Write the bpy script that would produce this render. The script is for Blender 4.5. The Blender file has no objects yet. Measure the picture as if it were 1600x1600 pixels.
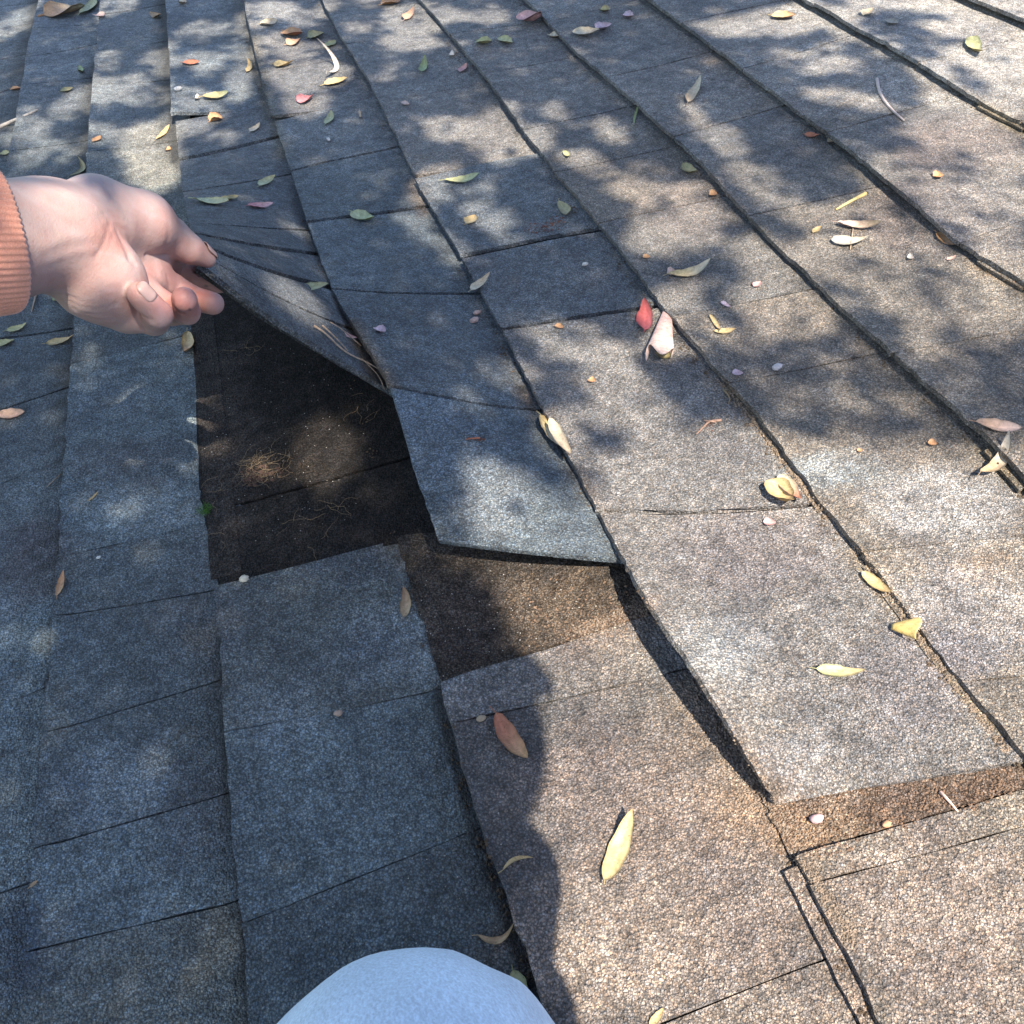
import bpy, math, random
import numpy as np
from mathutils import Vector, Matrix, Euler
from mathutils.bvhtree import BVHTree

# ------------------------------------------------------------------ camera, light, exposure
# The roof is modelled in its own plane (x = up the slope, y = along the courses, z = off the roof);
# PITCH tilts the whole place once at the end, so that the roof slopes as a roof does.
PITCH = math.radians(18)
T_ROOF = Matrix.Rotation(-PITCH, 4, 'Y')
S = bpy.context.scene
COL = S.collection
CAM_H = 0.49896
FOC = 1300.0                       # in pixels of the 1600 px photograph
R_CAM = (Matrix.Rotation(-0.15435176, 3, 'Z') @ Matrix.Rotation(0.71859607, 3, 'X') @ Matrix.Rotation(-0.2069776, 3, 'Z'))
CAM_POS = Vector((0, 0, CAM_H))
cam = bpy.data.cameras.new('camera'); cam_o = bpy.data.objects.new('camera', cam); COL.objects.link(cam_o)
cam.sensor_width = 36; cam.lens = FOC / 1600 * 36; cam.clip_start = 0.005; cam.clip_end = 400
cam_o.matrix_world = T_ROOF @ (Matrix.Translation(CAM_POS) @ R_CAM.to_4x4())
S.camera = cam_o

SUN_LOCAL = Vector((0.32, -0.60, 1.0)).normalized()     # towards the sun, in roof space
SUN_W = (T_ROOF.to_3x3() @ SUN_LOCAL).normalized()
sun = bpy.data.lights.new('sun', 'SUN'); sun.energy = 4.7; sun.angle = math.radians(0.53); sun.color = (1.0, 0.905, 0.765)
sun_o = bpy.data.objects.new('sun', sun); COL.objects.link(sun_o)
sun_o.rotation_euler = SUN_W.to_track_quat('Z', 'Y').to_euler(); sun_o.location = (2, -3, 8)
W = bpy.data.worlds.new('World'); S.world = W; W.use_nodes = True
nt = W.node_tree; sky = nt.nodes.new('ShaderNodeTexSky'); sky.sky_type = 'NISHITA'; sky.sun_disc = False
sky.sun_elevation = math.asin(SUN_W.z); sky.sun_rotation = math.atan2(SUN_W.x, SUN_W.y)
nt.links.new(sky.outputs[0], nt.nodes['Background'].inputs[0]); nt.nodes['Background'].inputs[1].default_value = 0.15
S.view_settings.view_transform = 'Standard'; S.view_settings.look = 'None'; S.view_settings.gamma = 1
S.view_settings.use_curve_mapping = False
S.view_settings.exposure = 1.5
S.cycles.max_bounces = 6; S.cycles.use_denoising = True

rnd = random.Random(7)
RC = np.array(R_CAM)

def ray(px, py):
    """direction (depth 1) of the ray that the camera casts through a pixel of the photograph"""
    return RC @ np.array([(px - 800) / FOC, (800 - py) / FOC, -1.0])
def at(px, py, z=0.0):
    d = ray(px, py); t = (z - CAM_H) / d[2]
    return np.array([d[0] * t, d[1] * t, z])
def deep(px, py, depth):
    return ray(px, py) * depth + np.array([0, 0, CAM_H])
def proj(p):
    q = RC.T @ (np.asarray(p, float) - np.array([0, 0, CAM_H]))
    return 800 + q[0] / -q[2] * FOC, 800 - q[1] / -q[2] * FOC
def proj_many(P):
    q = (P - np.array([0, 0, CAM_H])) @ RC
    z = np.where(np.abs(q[:, 2]) < 1e-6, -1e-6, q[:, 2])
    x = 800 + q[:, 0] / -z * FOC; y = 800 - q[:, 1] / -z * FOC
    bad = z >= -1e-4
    x[bad] = -9e4; y[bad] = -9e4
    return x, y
def sst(a, b, x):
    t = np.clip((x - a) / (b - a), 0, 1); return t * t * (3 - 2 * t)

# ------------------------------------------------------------------ object helpers
def mesh(name, verts, faces, smooth=False, origin=None):
    v = np.asarray(verts, float)
    if origin is not None: v = v - np.asarray(origin, float)
    m = bpy.data.meshes.new(name); m.from_pydata([tuple(a) for a in v], [], [tuple(f) for f in faces])
    if smooth: m.polygons.foreach_set('use_smooth', [True] * len(m.polygons))
    m.update(); return m
def link(name, m, mat=None, parent=None, loc=None):
    o = bpy.data.objects.new(name, m); COL.objects.link(o)
    if parent is not None: o.parent = parent
    if loc is not None: o.location = loc
    if mat is not None and m is not None: m.materials.append(mat)
    return o
def tag(o, label=None, cat=None, group=None, kind=None):
    if label: o['label'] = label
    if cat: o['category'] = cat
    if group: o['group'] = group
    if kind: o['kind'] = kind
    return o
def set_col(m, cols, name='tint'):
    a = m.color_attributes.new(name, 'FLOAT_COLOR', 'POINT')
    c = np.ones((len(m.vertices), 4), np.float32); c[:, :3] = cols
    a.data.foreach_set('color', c.ravel())

class NT:
    def __init__(s, name):
        s.m = bpy.data.materials.new(name); s.m.use_nodes = True; s.t = s.m.node_tree
        s.b = s.t.nodes['Principled BSDF']; s.out = s.t.nodes['Material Output']
    def n(s, typ, **kw):
        x = s.t.nodes.new('ShaderNode' + typ)
        for k, v in kw.items():
            if k.startswith('i_'):
                key = k[2:]; key = int(key) if key.isdigit() else key.replace('_', ' ')
                x.inputs[key].default_value = v
            else: setattr(x, k, v)
        return x
    def l(s, a, b): s.t.links.new(a, b)
    def mix(s, typ, fac, a, b):
        x = s.n('MixRGB', blend_type=typ)
        for i, v in enumerate((fac, a, b)):
            if hasattr(v, 'is_output'): s.l(v, x.inputs[i])
            elif i == 0: x.inputs[0].default_value = v
            else: x.inputs[i].default_value = (*v, 1)
        return x.outputs[0]
    def ramp(s, src, stops, interp='LINEAR'):
        r = s.n('ValToRGB'); r.color_ramp.interpolation = interp; e = r.color_ramp.elements
        while len(e) < len(stops): e.new(.5)
        for k, (p, c) in enumerate(stops):
            e[k].position = p; e[k].color = (*c, 1) if hasattr(c, '__len__') else (c, c, c, 1)
        s.l(src, r.inputs[0]); return r.outputs[0]

def granule_material(spec=.5):
    q = NT('asphalt_granules'); co = q.n('TexCoord').outputs['Object']
    at_ = q.n('Attribute', attribute_name='tint').outputs['Color']
    warp = q.n('TexNoise', i_Scale=900.0, i_Detail=1.0); q.l(co, warp.inputs['Vector'])
    wv = q.n('VectorMath', operation='MULTIPLY_ADD'); wv.inputs[1].default_value = (.0014,) * 3
    q.l(warp.outputs['Color'], wv.inputs[0]); q.l(co, wv.inputs[2])
    v = q.n('TexVoronoi', i_Scale=760.0, i_Randomness=1.0); q.l(wv.outputs[0], v.inputs['Vector'])
    v2 = q.n('TexVoronoi', i_Scale=340.0); q.l(wv.outputs[0], v2.inputs['Vector'])
    sep = q.n('SeparateColor'); q.l(v.outputs['Color'], sep.inputs[0])
    br = q.ramp(sep.outputs[0], [(0, .55), (.3, .78), (.62, .98), (.85, 1.18), (1, 1.5)])
    hue = q.ramp(sep.outputs[1], [(0, (.88, .98, 1.12)), (.35, (.97, 1.0, 1.02)), (.7, (1.04, 1, .97)), (1, (1.14, 1.01, .88))])
    sep2 = q.n('SeparateColor'); q.l(v2.outputs['Color'], sep2.inputs[0])
    br2 = q.ramp(sep2.outputs[0], [(0, .82), (1, 1.18)])
    mid = q.n('TexNoise', i_Scale=75.0, i_Detail=4.0, i_Roughness=.65); q.l(co, mid.inputs['Vector'])
    mr = q.ramp(mid.outputs[0], [(.3, .62), (.7, 1.34)])
    big = q.n('TexNoise', i_Scale=13.0, i_Detail=3.0, i_Roughness=.6); q.l(co, big.inputs['Vector'])
    bg = q.ramp(big.outputs[0], [(.3, (.70, .70, .74)), (.5, (1.0, .98, .97)), (.72, (1.30, 1.28, 1.25))])
    c = q.mix('MULTIPLY', 1, at_, br); c = q.mix('MULTIPLY', 1, c, hue); c = q.mix('MULTIPLY', 1, c, br2)
    c = q.mix('MULTIPLY', 1, c, mr); c = q.mix('MULTIPLY', 1, c, bg)
    # gaps between granules show the bitumen
    gap = q.ramp(v.outputs['Distance'], [(.35, 1.0), (.62, .45)])
    c = q.mix('MULTIPLY', 1, c, gap)
    q.l(c, q.b.inputs['Base Color']); q.b.inputs['Roughness'].default_value = .84
    q.b.inputs['Specular IOR Level'].default_value = spec
    h1 = q.n('Math', operation='MULTIPLY_ADD'); q.l(v.outputs['Distance'], h1.inputs[0]); h1.inputs[1].default_value = -1.0
    q.l(sep.outputs[2], h1.inputs[2])
    h2 = q.n('Math', operation='ADD'); q.l(h1.outputs[0], h2.inputs[0]); q.l(v2.outputs['Distance'], h2.inputs[1])
    b1 = q.n('Bump', i_Strength=1.0, i_Distance=.0014); q.l(h2.outputs[0], b1.inputs['Height'])
    b2 = q.n('Bump', i_Strength=.5, i_Distance=.003); q.l(mid.outputs[0], b2.inputs['Height']); q.l(b1.outputs[0], b2.inputs['Normal'])
    q.l(b2.outputs[0], q.b.inputs['Normal'])
    return q.m
M_SH = granule_material()
M_LAP = granule_material(.10)

def simple(name, col, rough=.8, noise=.25, scale=60, bump=0, sub=0, spec=.3):
    q = NT(name); co = q.n('TexCoord').outputs['Object']
    n = q.n('TexNoise', i_Scale=float(scale), i_Detail=4.0); q.l(co, n.inputs['Vector'])
    r = q.ramp(n.outputs[0], [(.25, 1 - noise), (.75, 1 + noise)])
    q.l(q.mix('MULTIPLY', 1, col, r), q.b.inputs['Base Color'])
    q.b.inputs['Roughness'].default_value = rough; q.b.inputs['Specular IOR Level'].default_value = spec
    if bump:
        b = q.n('Bump', i_Strength=.6, i_Distance=bump); q.l(n.outputs[0], b.inputs['Height']); q.l(b.outputs[0], q.b.inputs['Normal'])
    if sub:
        q.b.inputs['Subsurface Weight'].default_value = sub; q.b.inputs['Subsurface Scale'].default_value = .01
    return q.m

# ------------------------------------------------------------------ roof: course edges traced from the photograph
EDGE = {-1: [(68, 0), (50, 110), (36, 200)],
 0: [(165, 0), (157, 110), (148, 240), (128, 560), (107, 880), (90, 1150), (65, 1600)],
 1: [(265, 0), (272, 110), (280, 250), (325, 520), (345, 900), (360, 1010), (368, 1170), (388, 1400), (407, 1600)],
 2: [(382, 0), (404, 100), (430, 200), (480, 340), (560, 600), (632, 862), (662, 980), (695, 1080), (722, 1190), (750, 1290), (800, 1420), (860, 1600)],
 3: [(502, 0), (530, 60), (580, 140), (620, 220), (680, 350), (760, 500), (840, 620), (905, 735), (972, 872), (1090, 1065), (1190, 1232), (1240, 1345), (1370, 1600)],
 4: [(652, 0), (690, 45), (760, 130), (812, 205), (870, 280), (960, 390), (1040, 500), (1180, 660), (1275, 790), (1350, 880), (1430, 990), (1600, 1200)],
 5: [(815, 0), (900, 90), (985, 165), (1100, 272), (1165, 345), (1265, 445), (1390, 565), (1540, 700), (1600, 768)],
 6: [(1000, 0), (1110, 80), (1220, 165), (1310, 235), (1400, 312), (1490, 388), (1600, 455)],
 7: [(1240, 0), (1330, 52), (1430, 108), (1520, 165), (1600, 206)],
 8: [(1490, 0), (1600, 45)]}
EUV = {}
for k, ps in EDGE.items():
    uv = sorted((float(at(*p)[1]), float(at(*p)[0])) for p in ps)
    EUV[k] = (np.array([a for a, b in uv]), np.array([b for a, b in uv]))
EXPO = 0.150
def wob(k, v):   # slight wander of the edges, so that they are not ruler-straight
    return .0004 * np.sin(v * 61 + k * 3.1) + .0003 * np.sin(v * 143 + k * 1.7) + .0001 * np.sin(v * 27 + k)
def edge_u(k, v):
    v = np.asarray(v, float)
    if k in EUV: return np.interp(v, *EUV[k]) + wob(k, v)
    if k < -1: return edge_u(-1, v) + EXPO * (k + 1)
    return edge_u(8, v) + EXPO * (k - 8)

# joints between the shingles of each course: (pixel on the lower edge, pixel on the upper side)
JOINT = {
 -2: [((0, 52), (68, 32)), ((0, 100), (62, 78)), ((0, 150), (50, 125))],
 -1: [((0, 1400), (68, 1372)), ((0, 1112), (92, 1065)), ((0, 925), (104, 880)), ((0, 770), (108, 715)), ((0, 655), (122, 600)),
      ((0, 545), (130, 510)), ((38, 250), (148, 217)), ((46, 150), (155, 120)), ((60, 104), (160, 66)), ((75, 55), (163, 35))],
 0: [((74, 1500), (395, 1400)), ((84, 1340), (378, 1232)), ((91, 1164), (362, 1056)), ((108, 980), (347, 920)), ((108, 888), (342, 812)),
     ((128, 590), (325, 514)), ((140, 440), (300, 400)), ((148, 256), (276, 220)), ((156, 151), (272, 124)), ((158, 96), (270, 62)), ((163, 38), (265, 5))],
 1: [((394, 1454), (745, 1295)), ((370, 1160), (692, 1076)), ((352, 935), (664, 826))],
 2: [((699, 1082), (1002, 964)), ((712, 1148), (1054, 1050))],
 3: [((1240, 1342), (1590, 1236)), ((1266, 1388), (1600, 1292))],
 4: [((1500, 1075), (1600, 1062)), ((1352, 873), (1600, 838)), ((1140, 612), (1372, 552)), ((1055, 507), (1270, 452)),
     ((930, 362), (1130, 307)), ((870, 279), (1050, 230)), ((818, 214), (985, 166)), ((757, 128), (900, 88)), ((705, 62), (855, 32))],
 5: [((1394, 566), (1600, 515)), ((1160, 352), (1380, 290)), ((1060, 225), (1222, 165)), ((955, 131), (1112, 81)), ((860, 42), (1000, -2))],
 6: [((1490, 395), (1600, 350)), ((1286, 222), (1447, 166)), ((1178, 112), (1335, 54)), ((1062, 48), (1240, -4))],
 7: [((1425, 112), (1600, 58))],
}
def jv(k, ja):
    """where a joint crosses the course's lower and upper edge, as distances along the course"""
    (a, b) = ja; A = at(*a); B = at(*b)
    def solve(kk, v0):
        s = (B[1] - A[1]) / max(1e-4, B[0] - A[0])
        v = v0
        for _ in range(4): v = A[1] + s * (float(edge_u(kk, v)) - A[0])
        return v
    return solve(k, A[1]), solve(k + 1, B[1])

PAL = {'blue': (.215, .232, .248), 'grey': (.222, .220, .222), 'dark': (.125, .128, .138), 'brown': (.230, .210, .190),
       'tan': (.298, .262, .228), 'pale': (.315, .315, .310), 'lap': (.030, .028, .030)}
# patches where the granule blend itself changes, plus painted lens glare (pixel ellipse, colour, weight)
STAIN_GLARE = [
 (1130, 1010, 75, 50, (.25, .26, .265), .55), (1240, 1195, 75, 45, (.255, .25, .25), .55), (1500, 960, 120, 90, (.26, .25, .25), .5),
 (1480, 790, 130, 60, (.27, .265, .26), .7), (1310, 735, 90, 30, (.24, .27, .28), .6), (1430, 1060, 100, 90, (.13, .12, .13), .5),
 (1180, 860, 130, 70, (.15, .13, .13), .5), (620, 1010, 110, 70, (.17, .20, .22), .6), (420, 1120, 60, 60, (.17, .2, .22), .5),
 (560, 880, 120, 40, (.06, .07, .085), .6), (170, 1230, 90, 70, (.17, .205, .225), .75), (300, 1280, 70, 90, (.075, .08, .095), .5),
 (180, 620, 60, 40, (.17, .20, .21), .6), (230, 790, 110, 45, (.17, .20, .21), .6), (200, 720, 90, 40, (.08, .075, .08), .5),
 (330, 960, 60, 120, (.08, .085, .10), .4), (60, 1010, 60, 50, (.15, .19, .2), .6), (40, 900, 50, 60, (.08, .07, .075), .6),
 (60, 840, 60, 30, (.075, .065, .07), .6), (30, 1480, 60, 90, (.035, .05, .075), .8), (1150, 1400, 190, 200, (.19, .155, .132), .85),
 (1480, 1450, 200, 170, (.20, .163, .138), .9), (960, 1480, 160, 130, (.225, .185, .155), .8), (930, 1250, 130, 110, (.17, .138, .118), .6), (930, 1040, 110, 50, (.15, .125, .108), .6), (1040, 1230, 80, 110, (.15, .118, .10), .5),
 (900, 1190, 60, 60, (.15, .12, .11), .4), (1450, 340, 120, 60, (.19, .15, .13), .5), (1500, 230, 110, 50, (.20, .15, .13), .5),
 (770, 780, 60, 60, (.16, .17, .18), .4), (660, 640, 80, 30, (.13, .165, .20), .6), (700, 700, 100, 60, (.10, .125, .155), .5),
 (235, 250, 60, 50, (.26, .24, .19), .6), (240, 205, 50, 20, (.27, .24, .17), .5), (1545, 880, 35, 12, (.30, .21, .13), .5),
 (1480, 60, 330, 110, (.36, .34, .31), .85), (1560, 320, 120, 110, (.24, .22, .2), .5), (650, 70, 900, 190, (.175, .18, .185), .55), (1080, 320, 80, 60, (.2, .17, .15), .5), (850, 540, 60, 60, (.18, .18, .17), .4), (430, 30, 40, 30, (.26, .26, .25), .5),  # the broad pale ellipses along the top paint in lens glare and haze
]
# soil, loose granules and painted crevice shade along the edges (polyline, width in px, colour, weight)
DIRT_SHADE = [
 ([(1075, 1085), (1120, 1150), (1175, 1222), (1225, 1300), (1262, 1352)], 30, (.23, .175, .13), .8),
 ([(1150, 1260), (1215, 1300), (1290, 1290)], 34, (.30, .19, .11), .7),
 ([(1262, 1352), (1330, 1470)], 14, (.2, .155, .10), .6),
 ([(900, 990), (985, 960), (1005, 950)], 16, (.26, .17, .11), .6),
 ([(1340, 860), (1400, 940), (1470, 1045), (1570, 1170)], 9, (.26, .2, .12), .8),
 ([(1130, 600), (1200, 690), (1290, 810)], 8, (.22, .155, .09), .8),
 ([(1540, 705), (1600, 770)], 12, (.2, .15, .08), .8),
 ([(1530, 165), (1600, 206)], 10, (.26, .2, .11), .8),
 ([(1520, 415), (1600, 455)], 8, (.22, .16, .10), .7),
 ([(550, 510), (585, 570), (600, 600)], 11, (.22, .145, .07), .85),
 ([(640, 290), (660, 330)], 12, (.24, .16, .10), .6),
 ([(800, 600), (850, 650)], 7, (.26, .18, .11), .7),
 ([(900, 730), (960, 830)], 6, (.22, .16, .11), .6),
 ([(395, 60), (420, 160), (440, 240)], 12, (.2, .165, .09), .5),
 ([(1095, 85), (1130, 100)], 16, (.24, .17, .12), .5),
 ([(122, 500), (112, 700), (98, 900), (82, 1160), (58, 1600)], 16, (.026, .022, .020), .95, 'low'),  # from here on, grime mixed with painted shade below the course edges
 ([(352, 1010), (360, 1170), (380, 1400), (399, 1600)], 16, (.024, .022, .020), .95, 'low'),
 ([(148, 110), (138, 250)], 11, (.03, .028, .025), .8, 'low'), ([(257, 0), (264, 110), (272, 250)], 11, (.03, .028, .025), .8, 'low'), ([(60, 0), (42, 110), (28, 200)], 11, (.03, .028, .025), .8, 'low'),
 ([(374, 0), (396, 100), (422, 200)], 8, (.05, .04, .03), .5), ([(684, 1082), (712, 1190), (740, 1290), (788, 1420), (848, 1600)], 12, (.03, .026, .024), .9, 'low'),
]
# old dust and grit lying on the bared headlaps
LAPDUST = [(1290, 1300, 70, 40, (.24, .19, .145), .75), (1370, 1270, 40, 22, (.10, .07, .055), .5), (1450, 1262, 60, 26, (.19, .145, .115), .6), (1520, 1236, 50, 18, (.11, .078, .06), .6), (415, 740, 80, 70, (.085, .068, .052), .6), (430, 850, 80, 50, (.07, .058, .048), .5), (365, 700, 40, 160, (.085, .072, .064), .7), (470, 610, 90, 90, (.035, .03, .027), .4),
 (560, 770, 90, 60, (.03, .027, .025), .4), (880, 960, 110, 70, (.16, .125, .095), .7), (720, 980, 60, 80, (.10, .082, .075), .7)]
def noise2(x, y):
    return (np.sin(x * 1.7 + 2 * np.sin(y * 1.3)) * np.cos(y * 2.1 + 1.5 * np.sin(x * .9)) + .5 * np.sin(x * 4.3 - y * 3.7)) / 1.5
def tint(P, base, lap=False, low=None):
    x, y = proj_many(P)
    c = np.tile(np.array(base, float), (len(P), 1))
    nz = noise2(P[:, 0] * 60, P[:, 1] * 60)
    if not lap:
        n3 = noise2(P[:, 0] * 170 + 3, P[:, 1] * 170)
        for cx, cy, rx, ry, col, w in STAIN_GLARE:
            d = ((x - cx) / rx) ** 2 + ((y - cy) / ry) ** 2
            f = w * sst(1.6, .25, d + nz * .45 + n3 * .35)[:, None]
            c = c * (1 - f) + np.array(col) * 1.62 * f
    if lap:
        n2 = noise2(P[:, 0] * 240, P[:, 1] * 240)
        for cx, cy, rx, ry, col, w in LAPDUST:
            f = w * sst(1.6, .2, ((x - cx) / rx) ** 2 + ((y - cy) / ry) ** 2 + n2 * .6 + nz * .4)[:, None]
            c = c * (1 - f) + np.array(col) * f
    for pl, wd, col, w, *only_low in DIRT_SHADE:
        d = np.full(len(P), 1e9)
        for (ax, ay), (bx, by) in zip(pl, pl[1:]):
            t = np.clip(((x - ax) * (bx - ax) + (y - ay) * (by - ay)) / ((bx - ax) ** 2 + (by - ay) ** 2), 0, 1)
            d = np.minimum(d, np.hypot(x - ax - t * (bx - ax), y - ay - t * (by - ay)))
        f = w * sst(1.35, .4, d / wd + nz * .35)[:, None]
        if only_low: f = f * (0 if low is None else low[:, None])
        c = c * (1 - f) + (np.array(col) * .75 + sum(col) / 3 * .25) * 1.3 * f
    return c

ALL_TRIS_V, ALL_TRIS_F = [], []
def slab(name, G, thick, base, parent, lap=False, label=None, dirty=None, jag=.0006, low=None):
    """a sheet of shingle: grid G (rows x cols x 3) of its upper face, given real thickness"""
    G = np.array(G, float); n, m, _ = G.shape
    r = np.random.RandomState(abs(hash((n, m, round(float(G[0, 0, 0]), 4)))) % 99999)
    G[:, 0, :2] += r.normal(0, jag, (n, 2)); G[0, :, :2] += r.normal(0, jag * .6, (m, 2)); G[-1, :, :2] += r.normal(0, jag * .6, (m, 2))
    du = np.gradient(G, axis=1) if m > 1 else np.zeros_like(G); dv = np.gradient(G, axis=0)
    N = np.cross(du, dv); N /= np.maximum(1e-12, np.linalg.norm(N, axis=2, keepdims=True)); N *= np.sign(N[..., 2:3] + 1e-9)
    B = G - N * thick
    V = np.concatenate([G.reshape(-1, 3), B.reshape(-1, 3)]); o = n * m
    F = []
    for i in range(n - 1):
        for j in range(m - 1):
            a = i * m + j; F.append((a, a + 1, a + m + 1, a + m)); F.append((o + a, o + a + m, o + a + m + 1, o + a + 1))
    for i in range(n - 1):
        a = i * m; F.append((a, a + m, o + a + m, o + a)); a += m - 1; F.append((a, o + a, o + a + m, a + m))
    for j in range(m - 1):
        a = j; F.append((a, o + a, o + a + 1, a + 1)); a += (n - 1) * m; F.append((a, a + 1, o + a + 1, o + a))
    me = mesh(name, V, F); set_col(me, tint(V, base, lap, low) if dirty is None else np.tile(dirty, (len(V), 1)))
    ob = link(name, me, M_LAP if lap else M_SH, parent)
    off = sum(len(q) for q in ALL_TRIS_V); ALL_TRIS_V.append(V); ALL_TRIS_F.extend([tuple(i + off for i in f) for f in F[:]])
    if label: ob['label'] = label
    return ob

ROOF_U = (-1.6, 3.2); ROOF_V = (-1.5, 5.2)
deck_v = [(ROOF_U[0], ROOF_V[0]), (ROOF_U[1], ROOF_V[0]), (ROOF_U[1], ROOF_V[1]), (ROOF_U[0], ROOF_V[1])]
def box(x0, x1, y0, y1, z0, z1):
    v = [(x0, y0, z0), (x1, y0, z0), (x1, y1, z0), (x0, y1, z0), (x0, y0, z1), (x1, y0, z1), (x1, y1, z1), (x0, y1, z1)]
    return v, [(0, 3, 2, 1), (4, 5, 6, 7), (0, 1, 5, 4), (1, 2, 6, 5), (2, 3, 7, 6), (3, 0, 4, 7)]
M_DECK = simple('bituminous_felt', (.022, .021, .022), .95, .4, 200, .001)
roof = link('roof', mesh('roof', *box(ROOF_U[0], ROOF_U[1], ROOF_V[0], ROOF_V[1], -.09, -.0035)), M_DECK)
tag(roof, 'weathered grey-brown asphalt shingle roof littered with dry leaves', None, None, 'structure')

TH = .0045
def lip(k, v):      # how far the lower edge of a course stands off the course below it
    if k == 3 and np.mean(v) < .16: return .0012 + .001 * np.sin(v * 31)
    return .0042 + .0030 * (0.5 + .5 * np.sin(v * 9.3 + k * 2.3)) + .0014 * np.sin(v * 23 + k * 5.1) ** 2 + (.0060 if k <= 1 else .003 if k == 2 else -.0026 if k >= 4 else 0)
def butt_extra(k, v):
    return 0 * v
def course_piece(k, v0a, v0b, v1a, v1b, color, dz=0.0, gap=.0016):
    """piece of course k from joint (v0a on the lower edge, v0b on the upper) to joint (v1a, v1b)"""
    L = min(v1a - v0a, v1b - v0b); near = v0a < 1.3
    n = max(3, int(L / (.008 if near else .03))); T = np.linspace(0, 1, n)
    ts = [0, .03, .12, .3, .5, .7, .88, .93, .96, .985, 1.01, 1.16]
    G = np.zeros((n, len(ts), 3))
    ga, gb = gap * .5, gap * .5
    for j, t in enumerate(ts):
        va = v0a + (v0b - v0a) * t + ga; vb = v1a + (v1b - v1a) * t - gb
        v = va + (vb - va) * T
        u0 = edge_u(k, v); u1 = edge_u(k + 1, v); u = u0 + (u1 - u0) * t
        ztop = TH + .0012 + lip(k, v) + dz
        z = ztop * (1 - t) ** 1.3 + .0002 * t + .0009 * np.sin(u * 31 + k) * np.sin(v * 17 + k * 2) * (1 - t)
        if t > 1: z = np.full(n, -.0006)
        G[:, j] = np.stack([u, v, z], 1)
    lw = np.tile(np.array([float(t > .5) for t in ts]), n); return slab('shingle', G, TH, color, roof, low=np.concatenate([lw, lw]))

names = ['blue', 'grey', 'brown', 'grey', 'blue', 'dark', 'pale', 'tan']
def pick(k, i):
    r = random.Random(k * 131 + i * 17 + 5).random()
    if k >= 3: tab = ['grey', 'brown', 'tan', 'tan', 'grey', 'brown']
    else: tab = ['blue', 'grey', 'dark', 'blue', 'dark', 'brown']
    cool = np.array((.80, .96, 1.0)) if k < 2 else np.array((1.0, .93, .86)) if k == 2 else np.array((.97, .95, .90))  # bluish shade and warm sunlight put into the colour of the courses
    b = cool * np.array(PAL[tab[int(r * 6)]]) * .62 + cool * np.array(PAL['grey'] if k < 3 else PAL['brown']) * .38; return b * (0.9 + .25 * random.Random(k * 7 + i * 3).random())
OVERRIDE = {(2, 0): 'tan', (2, 1): 'tan', (3, 0): 'tan', (1, 0): 'grey', (1, 1): 'blue'}
LIFT_FROM = {1: None, 2: None, 3: None}
for k in range(-10, 20):
    js = [jv(k, j) for j in JOINT.get(k, [])]; js.sort()
    lo_v, hi_v = ROOF_V
    rr = random.Random(k * 11 + 3)
    first = js[0][0] if js else None
    # extend to both ends of the roof with ordinary random joints
    if not js:
        x = lo_v + rr.random() * .2; js = []
        while x < hi_v: js.append((x, x)); x += rr.uniform(.14, .34)
    else:
        x = js[0][0] - rr.uniform(.16, .25); pre = []
        while x > lo_v: pre.append((x, x)); x -= rr.uniform(.14, .3)
        js = pre[::-1] + js
        x = js[-1][0] + rr.uniform(.14, .25)
        if k not in (1, 2, 3):
            while x < hi_v: js.append((x, x)); x += rr.uniform(.14, .34)
    for i, (a, b) in enumerate(zip(js, js[1:])):
        if a[0] < -.6 or a[0] > 4.2 or k < -6 or k > 15: continue
        col = pick(k, i)
        course_piece(k, a[0], a[1], b[0], b[1], col, dz=rr.uniform(0, .0007 if a[0] < .7 else .0014), gap=rr.uniform(.0005, .0014) if a[0] < .7 else rr.uniform(.0022, .0042) if k < 3 else rr.uniform(.0014, .003))
    JOINT.setdefault(k, []); LIFT_FROM[k] = js[-1]

# the rest of the roof beyond the pieces anyone can tell apart: courses in one mesh
Vv, Ff = [], []
for k in range(-10, 20):
    segs = [(ROOF_V[0], -.35), (4.3, ROOF_V[1])] if -6 <= k <= 15 else [(ROOF_V[0], ROOF_V[1])]
    for s0, s1 in segs:
        if k <= 15 and k >= -6 and s0 < 0: s1 = -.62
        vs = np.linspace(s0, s1, 12)
        for j in range(11):
            o = len(Vv)
            for v in (vs[j], vs[j + 1]):
                u0 = float(edge_u(k, v)); u1 = u0 + .165
                Vv += [(u0, v, .0015), (u0, v, .0075), (u1, v, .0006)]
            Ff += [(o, o + 3, o + 4, o + 1), (o + 1, o + 4, o + 5, o + 2)]
me = mesh('outer_shingles', Vv, Ff); set_col(me, np.tile((.125, .125, .13), (len(Vv), 1)))
o = link('outer_shingles', me, M_SH, roof); o['kind'] = 'stuff'

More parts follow.
